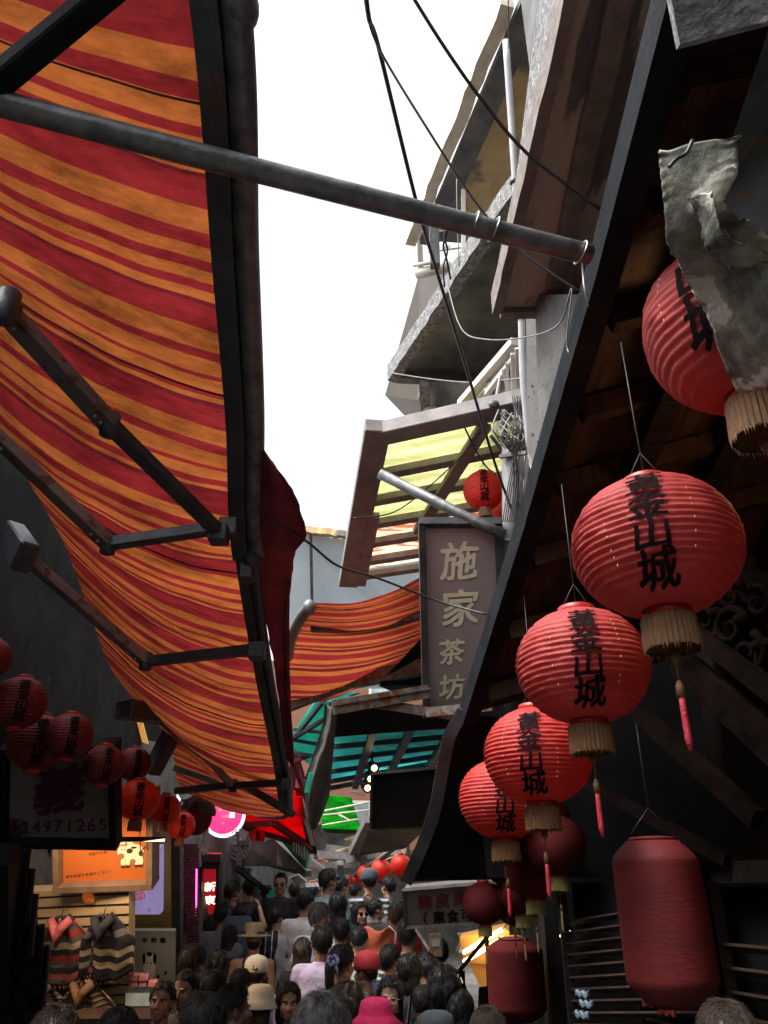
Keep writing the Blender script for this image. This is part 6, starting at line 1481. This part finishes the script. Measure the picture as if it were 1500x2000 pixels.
def hat(kind):
    b = MB(); c = Vector((0, -0.012, 0.0)) 
    if kind == 'fedora':
        b.lathe([(0.100,1.652),(0.165,1.640),(0.172,1.652),(0.165,1.652),(0.103,1.664),(0.100,1.69),(0.092,1.745),(0.078,1.772),(0.05,1.765),(0.02,1.755)], c + HZ, 40, wob=lambda a, z, k: (1 + 0.09*math.cos(2*a)) if k > 5 else 1 + 0.04*math.sin(2*a)); me = [(b, M['straw'], 'hat')]
        b2 = MB(); b2.lathe([(0.1055,1.666),(0.1065,1.670),(0.1045,1.690),(0.1030,1.690)], c + HZ, 40, wob=lambda a, z, k: 1 + 0.085*math.cos(2*a), cap=False); me.append((b2, M['shoe_band'], 'hat_band')); return me
    if kind.startswith('cap'):
        m = {'cap_w': M['cap_white'], 'cap_r': M['cap_red'], 'cap_k': M['hat_slate']}[kind]
        b.lathe([(0.098,1.625),(0.101,1.630),(0.101,1.665),(0.094,1.705),(0.075,1.735),(0.045,1.750),(0.012,1.756),(0.006,1.762)], c + HZ, 36, wob=lambda a, z, k: 1 + 0.05*abs(math.sin(a))**1.5 + 0.006*math.cos(6*a))
        sg_ = -1 if kind == 'cap_w' else 1
        pts = []; 
        def vis(u, v): a = (u - 0.5) * 2.0; r = 0.085 + 0.085 * v * math.cos(a*0.9); return Vector((math.sin(a)*(0.095+0.01*v), 0.035 + r*math.cos(a*0.8) , 0.130 - 0.02*v - 0.015*abs(a)))
        b.grid(vis, 14, 6, thick=(0,0,0.005)); return [(b, m, 'cap')]
    if kind in ('bucket', 'pink', 'cloche'):
        m = {'bucket': M['hat_cream'], 'pink': M['hat_pink'], 'cloche': M['hat_slate']}[kind]; br = 0.168 if kind == 'pink' else 0.145
        b.lathe([(0.108,1.640),(br,1.598),(br+0.004,1.604),(0.112,1.652),(0.104,1.668),(0.100,1.700),(0.090,1.735),(0.060,1.752),(0.02,1.756)], c + HZ, 44, wob=lambda a, z, k: 1 + (0.05*math.sin(3*a+1) if k in (1,2) else 0.012*math.sin(5*a))); return [(b, m, 'hat')]
M['shoe_band'] = mat('dark hat band', (0.03,0.015,0.012), (0.05,0.025,0.02), 9, 0.7)
_hm = {}
def person(px, py, d, label, yaw=0.0, build='m', hair='short', hc='k', skin='l', top='tee', tc='black', arms=('down','down'), hy=0.0, hp=0.0, hatk=None, glasses=None, near=False, face=False, seed=0, extra=None, lower='denim'):
    """a person whose head is centred at the pixel, standing on the ground; yaw 0 = walking away"""
    if near and d < 4.2: near = 2
    hc_ = at(px, py, d); gz = ground(hc_.y)
    sc = (hc_.z - gz) / 1.60; sc = max(0.80, min(1.12, sc))
    if hy == 0.0 and not hatk: hy = (-34, -14, 0, 16, 30)[(px * 7 + py) % 5]
    if hc == 'k' and not face and 'black' not in label and (px * 3 + py) % 7 == 0: hc = 'b'
    hy = R(hy); hp = R(hp); ya = R(yaw)
    Mh = headmat(hy, hp); off_ = Matrix.Rotation(ya, 3, 'Z') @ (NECK + Mh @ Vector((0, 0, 0.10)))
    loc = Vector((hc_.x - off_.x * sc, hc_.y - off_.y * sc, gz))
    t = thing('person', loc, label, 'person', 'people in the crowd filling the lane', ya); t.scale = (sc, sc, sc)
    fine = near or face
    bd = link('body', body_mesh(build, arms[0], arms[1], hy, hp, fine, face), SK[skin], t)
    link('shirt' if top != 'tank' else 'tank_top', cloth_mesh(top, build, arms[0], arms[1], fine), CM[tc], t)
    link('trousers', cloth_mesh('trousers', 'm', 'down', 'down', False), CM[lower], t)
    link('shoes', cloth_mesh('shoes', 'm', 'down', 'down', False), CM['shoe'], t)
    if hair:
        ho_ = link('hair', hair_mesh(hair, near, seed), HM[hc], t, Mh, NECK)
        if hatk: ho_.scale = (0.93, 0.93, 0.92)
    if hatk:
        if hatk not in _hm: _hm[hatk] = [(mesh_of(b, [m], n), m, n) for (b, m, n) in hat(hatk)]
        ho = None
        for (me, m, n) in _hm[hatk]: o = link(n, me, None, t if ho is None else ho, Mh if ho is None else None, NECK if ho is None else None); o.scale = (1.07, 1.07, 1.03) if ho is None else (1, 1, 1); ho = ho or o
        if hatk == 'cap_w':
            b = MB(); yb = -0.116
            write(b, 'L', Vector((-0.010, yb, 0.165)), 0.052, (1,0,0), (0,0.12,1), bold=0.03, brush=0.0); write(b, 'A', Vector((0.012, yb-0.002, 0.150)), 0.046, (1,0,0), (0,0.12,1), bold=0.03)
            link('lettering', mesh_of(b, [M['ink']], 'lettering'), None, ho)
            b = MB(); b.ell((0, yb+0.012, 0.112), (0.020,0.006,0.010), 14, 8); link('strap_opening', mesh_of(b, [M['shoe_band']], 'strap'), None, ho)
    if face:
        k = 'eyes'
        if k not in _hm:
            b = MB(); b2 = MB()
            for sx in (-1, 1):
                b.ell((0.031*sx, 0.066, 0.0975), (0.0135, 0.0125, 0.0072), 14, 10); b2.ell((0.031*sx, 0.0765, 0.0975), (0.0055, 0.0035, 0.0055), 12, 8)
            _hm[k] = (mesh_of(b, [M['eyewhite']], 'eyes'), mesh_of(b2, [M['iris']], 'iris'))
        if glasses != 'sun':
            e = link('eyes', _hm[k][0], None, t, Mh, NECK); link('irises', _hm[k][1], None, e)
    if glasses:
        b = MB()
        for sx in (-1, 1):
            cx = 0.033 * sx
            if glasses == 'sun': b.ell((cx, 0.092, 0.096), (0.029, 0.006, 0.020), 18, 10)
            else: b.tube([Vector((cx + 0.025*math.cos(a), 0.098, 0.097 + 0.017*math.sin(a))) for a in [2*math.pi*i/20 for i in range(21)]], 0.0018, 5, caps=False)
            b.tube([(0.058*sx, 0.094, 0.102), (0.078*sx, 0.06, 0.104), (0.084*sx, -0.005, 0.100)], 0.0022, 5)
        b.tube([(-0.010, 0.100, 0.102), (0.010, 0.100, 0.102)], 0.0025, 5)
        link('sunglasses' if glasses == 'sun' else 'glasses', mesh_of(b, [M['lens'] if glasses == 'sun' else M['wire_white']], 'glasses'), None, t, Mh, NECK)
    return t
P_ = person
# far rows
P_(548,1727,8.6,'man in black sunglasses and black shirt facing the camera far up the lane', yaw=175, hair='crop', skin='t', tc='black', face=True, glasses='sun', hy=4)
P_(485,1738,8.8,'dark haired person in black seen from behind, left of the man in sunglasses', yaw=10, hair='short', tc='black', top='long', seed=1)
P_(455,1744,8.3,'person in black raising a camera at the far left of the crowd', yaw=-20, hair='short', tc='black', top='long', arms=('down','up'), hy=-20, skin='t')
P_(597,1762,7.4,'black haired person in a washed white shirt right of the man in sunglasses', yaw=-8, hair='short', tc='lavender_white', top='long', seed=2)
P_(641,1722,8.1,'man in teal grey shirt turning his head right, below the market roof', yaw=-15, hair='short', tc='teal_grey', hy=-30, skin='t', seed=1)
P_(668,1733,9.2,'woman with banded black hair in front of the lowest far lanterns', yaw=-25, build='f', hair='bun', tc='black', hy=-20)
P_(660,1772,7.3,'woman with long black hair over a black top, centre of the crowd', yaw=-5, build='f', hair='long', tc='black', seed=1)
P_(721,1724,8.5,'man in black cap and checked shirt seen from behind under the far lanterns', yaw=0, hair='crop', tc='plaid', hatk='cap_k', hy=10)
P_(758,1732,9.0,'dark haired person at the black tarpaulin edge, right of the capped man', yaw=20, hair='short', tc='charcoal', seed=3)
P_(575,1742,10.2,'distant person in black right behind the man in sunglasses', yaw=5, hair='short', tc='black', seed=2)
P_(520,1748,9.6,'distant dark haired person left of the man in sunglasses', yaw=-5, hair='short', tc='charcoal', seed=0)
P_(694,1742,10.6,'distant person between the far lanterns and the capped man', yaw=12, hair='short', tc='slate', seed=1)
P_(611,1745,10.2,'distant person holding something up below the market roof', yaw=-12, hair='short', tc='black', arms=('phone','phone'), seed=3)
P_(703,1786,7.5,'pale faced woman in sunglasses glancing back over her shoulder', yaw=-120, build='f', hair='bob', tc='black', face=True, glasses='sun', hy=-28, hp=4)
P_(735,1790,7.9,'dark haired person right beside the glancing woman in sunglasses', yaw=-30, hair='short', tc='black', seed=1)
P_(776,1788,7.0,'man in dark red shirt carrying an orange bag', yaw=20, hair='short', tc='red', skin='d', seed=2)
P_(436,1788,7.2,'man in blue grey shirt wearing a blue rucksack, left of the tan hat', yaw=-14, hair='short', tc='bluegrey', skin='t', hy=-15, seed=2)
P_(625,1792,6.7,'grey haired man in a white shirt turning right', yaw=-10, hair='short', hc='g', tc='white', skin='t', hy=-42, seed=3, near=True)
P_(665,1822,6.6,'black haired person behind the white shirted crowd, centre', yaw=5, hair='short', tc='black', seed=0)
P_(702,1838,6.3,'person in pale mint shirt left of the orange bag', yaw=-12, hair='crop', tc='mint', seed=1)
P_(415,1830,7.4,'dark haired woman in black by the bead curtain', yaw=-10, build='f', hair='long', tc='black', seed=2)
P_(540,1800,7.8,'person in a black top with thin white stripes below the man in sunglasses', yaw=6, hair='short', tc='stripe_v', top='long', seed=3)
# middle rows
P_(495,1850,6.6,'person in tan hat and black tank top with bare shoulders', yaw=4, hair='bald', tc='black', top='tank', skin='t', hatk='fedora')
P_(500,1905,5.7,'person in a cream cap with dark lettering, worn backwards', yaw=4, hair='crop', tc='lilac', skin='t', hatk='cap_w', near=True)
P_(628,1842,5.9,'man in a pale lilac shirt seen from behind in the middle of the crowd', yaw=-8, hair='short', tc='lilac', skin='t', near=True, seed=1)
P_(590,1876,6.3,'woman with dark brown wavy hair left of the lilac shirt', yaw=10, build='f', hair='long', hc='b', tc='black', seed=3)
P_(668,1884,5.3,'woman with blue tied ponytail and slate grey top', yaw=-18, build='f', hair='tail', tc='slate', skin='l', near=True, hy=-18)
P_(797,1826,6.2,'man in black and white striped polo shirt near the brown post', yaw=12, hair='short', tc='stripe_bw', skin='t', near=True, seed=2)
P_(762,1876,5.8,'person in navy shirt with pale collar seen from behind', yaw=4, hair='short', tc='navy', seed=3, near=True)
P_(800,1900,5.4,'black haired person in black below the striped polo shirt', yaw=6, build='f', hair='bob', tc='black', seed=1)
P_(714,1900,5.4,'person in dark red cap turned left with brown shirt', yaw=35, hair='crop', tc='brown', skin='t', hatk='cap_r', hy=20, near=True)
P_(376,1884,5.2,'broad dark haired man with greying shirt at the cow poster', yaw=-10, hair='short', tc='charcoal', skin='t', near=True, seed=1)
P_(425,1892,6.0,'tall dark figure in black behind the left crowd', yaw=5, build='f', hair='long', tc='black', seed=0)
P_(362,1934,4.8,'man with dark eyes facing the camera near the cow poster', yaw=165, hair='crop', tc='charcoal', skin='t', face=True, hy=-6, hp=-6)
P_(316,1957,4.6,'person lit orange with head tilted beside the pink packets', yaw=150, hair='short', tc='brown', skin='t', face=True, hy=25, hp=6, arms=('down','hold'))
P_(508,1968,4.9,'person in a cream sun hat and floral blouse', yaw=-14, build='f', hair='bob', hc='b', tc='floral', hatk='bucket', near=True)
P_(563,1958,4.9,'woman with dark hair facing the camera beside the floral blouse', yaw=185, build='f', hair='bob', tc='black', skin='t', face=True, hy=6, hp=-2)
P_(676,1967,4.5,'person with wavy brown hair behind the grey haired head', yaw=8, build='f', hair='curly', hc='b', tc='slate', near=True)
P_(762,1950,4.7,'woman with glasses facing the camera above the pink hat', yaw=172, build='f', hair='long', tc='black', skin='l', face=True, glasses='thin', hy=2, arms=('down','phone'))
P_(733,2004,4.1,'person wearing a hot pink brimmed hat', yaw=15, build='f', hair='bob', hc='b', tc='brown', hatk='pink', near=True)
P_(868,1935,4.7,'large dark haired figure in black right of the woman with glasses', yaw=0, build='f', hair='curly', tc='black', near=True, seed=2)
P_(828,1960,5.0,'dark figure in black between the glasses woman and the stall', yaw=-8, hair='short', tc='black', seed=1)
# near row
P_(455,1972,3.9,'dark haired man turned right with ear showing, front left of the crowd', yaw=-38, hair='crop', tc='black', skin='d', hy=-25, near=True)
P_(395,2012,2.9,'black haired head at the bottom edge left of centre', yaw=5, hair='short', tc='black', near=True, seed=1)
P_(628,2036,2.25,'streaky grey haired head nearest the camera at the bottom centre', yaw=0, hair='short', hc='g', tc='white', near=True, seed=5)
P_(100,2052,2.4,'dark head cut off by the bottom edge at the far left', yaw=20, hair='crop', tc='black', skin='d', near=True, seed=2)
P_(955,2026,3.3,'greyish brown haired head at the bottom edge below the stall', yaw=0, hair='short', hc='b', tc='black', near=True, seed=3)
P_(853,2036,3.7,'head in a dark slate hat at the bottom edge, right of centre', yaw=0, hair='crop', tc='black', hatk='cloche', near=True)
P_(1425,2048,2.3,'wispy dark grey head at the bottom right corner', yaw=-10, hair='short', hc='b', tc='black', near=True, seed=4)
P_(230,2030,3.2,'dark haired person at the bottom edge in front of the slat wall', yaw=10, hair='short', tc='black', near=True, seed=4)
P_(722,1768,8.3,'dark haired person in slate below the capped man', yaw=9, hair='short', tc='slate', seed=6)
P_(452,1842,6.9,'dark haired woman left of the tan hat in front of the blue rucksack', yaw=-12, build='f', hair='bob', tc='black', seed=5)
P_(470,1925,5.4,'black haired person just left of the cream cap', yaw=3, hair='short', tc='black', near=True, seed=8)
P_(832,1895,5.6,'black haired person under the meter box', yaw=3, hair='short', tc='charcoal', seed=10)
P_(858,1868,6.3,'dark haired person left of the glowing stall, farthest under the snack board', yaw=-9, hair='short', tc='black', seed=11)
P_(416,1935,4.8,'black haired person in front of the tall dark figure at the left', yaw=-5, hair='short', tc='black', near=True, seed=12)
P_(900,1975,4.6,'dark haired person before the narrow upright board', yaw=4, build='f', hair='bob', tc='black', near=True, seed=6)
P_(470,1790,7.7,'dark haired person with raised arm right of the rucksack', yaw=-12, hair='short', tc='black', arms=('down','up'), seed=13)
# carried things
t = thing('backpack', at(460,1838,6.95), 'blue rucksack on the back of the man in blue grey', 'backpack')
c = at(460,1838,6.95); b = MB()
b.grid(lambda u, v: c + Vector(((u-0.5)*0.27*(1-0.25*(2*v-1)**4), -0.10*math.sin(u*math.pi)**0.5*math.sin(max(0.02,v)*math.pi)**0.4, (0.5-v)*0.40)), 16, 16, thick=(0,0.10,0)); b.build('bag', CM['denim'], t)
b = MB(); b.ell(c + Vector((0,-0.10,-0.08)), (0.09,0.035,0.08)); b.build('pocket', CM['bluegrey'], t)
b = MB()
for sx in (-1, 1): b.tube([c + Vector((0.09*sx,0.02,0.17)), c + Vector((0.10*sx,0.06,0.24)), c + Vector((0.10*sx,0.16,0.22))], 0.016, 8)
b.build('strap', CM['navy'], t)
t = thing('shoulder_bag', at(738,1852,6.7), 'orange bag carried before the man in the dark red shirt', 'bag')
M['bag_orange'] = mat('orange red bag canvas', (0.45,0.08,0.03), (0.55,0.12,0.05), 6, 0.8, bump=0.5)
c = at(738,1852,6.7); b = MB()
b.grid(lambda u, v: c + Vector(((u-0.5)*0.30*(1-0.4*v) , -0.07*math.sin(u*math.pi)+0.01*math.sin(v*9+u*7), (0.5-v)*0.30 + 0.02*math.sin(u*9))), 16, 14, thick=(0,0.07,0)); b.build('bag', M['bag_orange'], t)
b = MB(); b.tube([c + Vector((0.05,-0.03,0.12)), c + Vector((0.10,-0.03,0.17)), c + Vector((0.16,-0.02,0.12)), c + Vector((0.15,-0.02,0.02))], 0.006, 8); b.build('handle', M['white_board'], t)
t = thing('hair_scrunchie', at(650,1876,5.12), 'pale blue hair scrunchie on the ponytail', 'hair tie')
c = at(650,1876,5.12); b = MB(); b.tube([c + Vector((0.035*math.cos(a), 0.02*math.sin(a), 0.022*math.sin(a)+0.008*math.cos(5*a))) for a in [2*math.pi*i/24 for i in range(25)]], [0.010+0.003*math.sin(5*i) for i in range(25)], 8); b.tube([c, c+Vector((0.03,-0.02,-0.05)), c+Vector((0.04,-0.02,-0.09))], [0.012,0.010,0.004], 8)
b.build('band', cloth_mat('periwinkle fabric', (0.20,0.24,0.48)), t)
t = thing('tablet', at(592,1720,8.5), 'white framed tablets held up above the crowd', 'tablet')
b = MB(); b.prism([at(563,1716,8.5), at(583,1708,8.5), at(600,1722,8.5), at(577,1730,8.5)], (0,0.01,0.01)); b.prism([at(596,1727,8.5), at(625,1725,8.5), at(625,1731,8.45), at(598,1733,8.45)], (0,0.01,0.01)); b.build('case', M['white_board'], t)
b = MB(); b.prism([at(567,1716,8.47), at(582,1710,8.47), at(595,1721,8.47), at(578,1727,8.47)], (0,0.004,0.004)); b.build('screen', M['glass_dim'], t)
t = thing('phone', at(800,1970,4.5), 'phone in a pale case held at the lower right of the woman with glasses', 'phone')
c = at(800,1970,4.5); b = MB(); b.box(c, (0.012,0.075,0.15), Matrix.Rotation(0.15, 3, 'Y')); b.build('case', M['wood_carved'], t, bevel=0.004)
b = MB(); b.box(c + Vector((-0.007,0,0)), (0.003,0.066,0.136), Matrix.Rotation(0.15, 3, 'Y')); b.build('screen', M['glass_dim'], t)
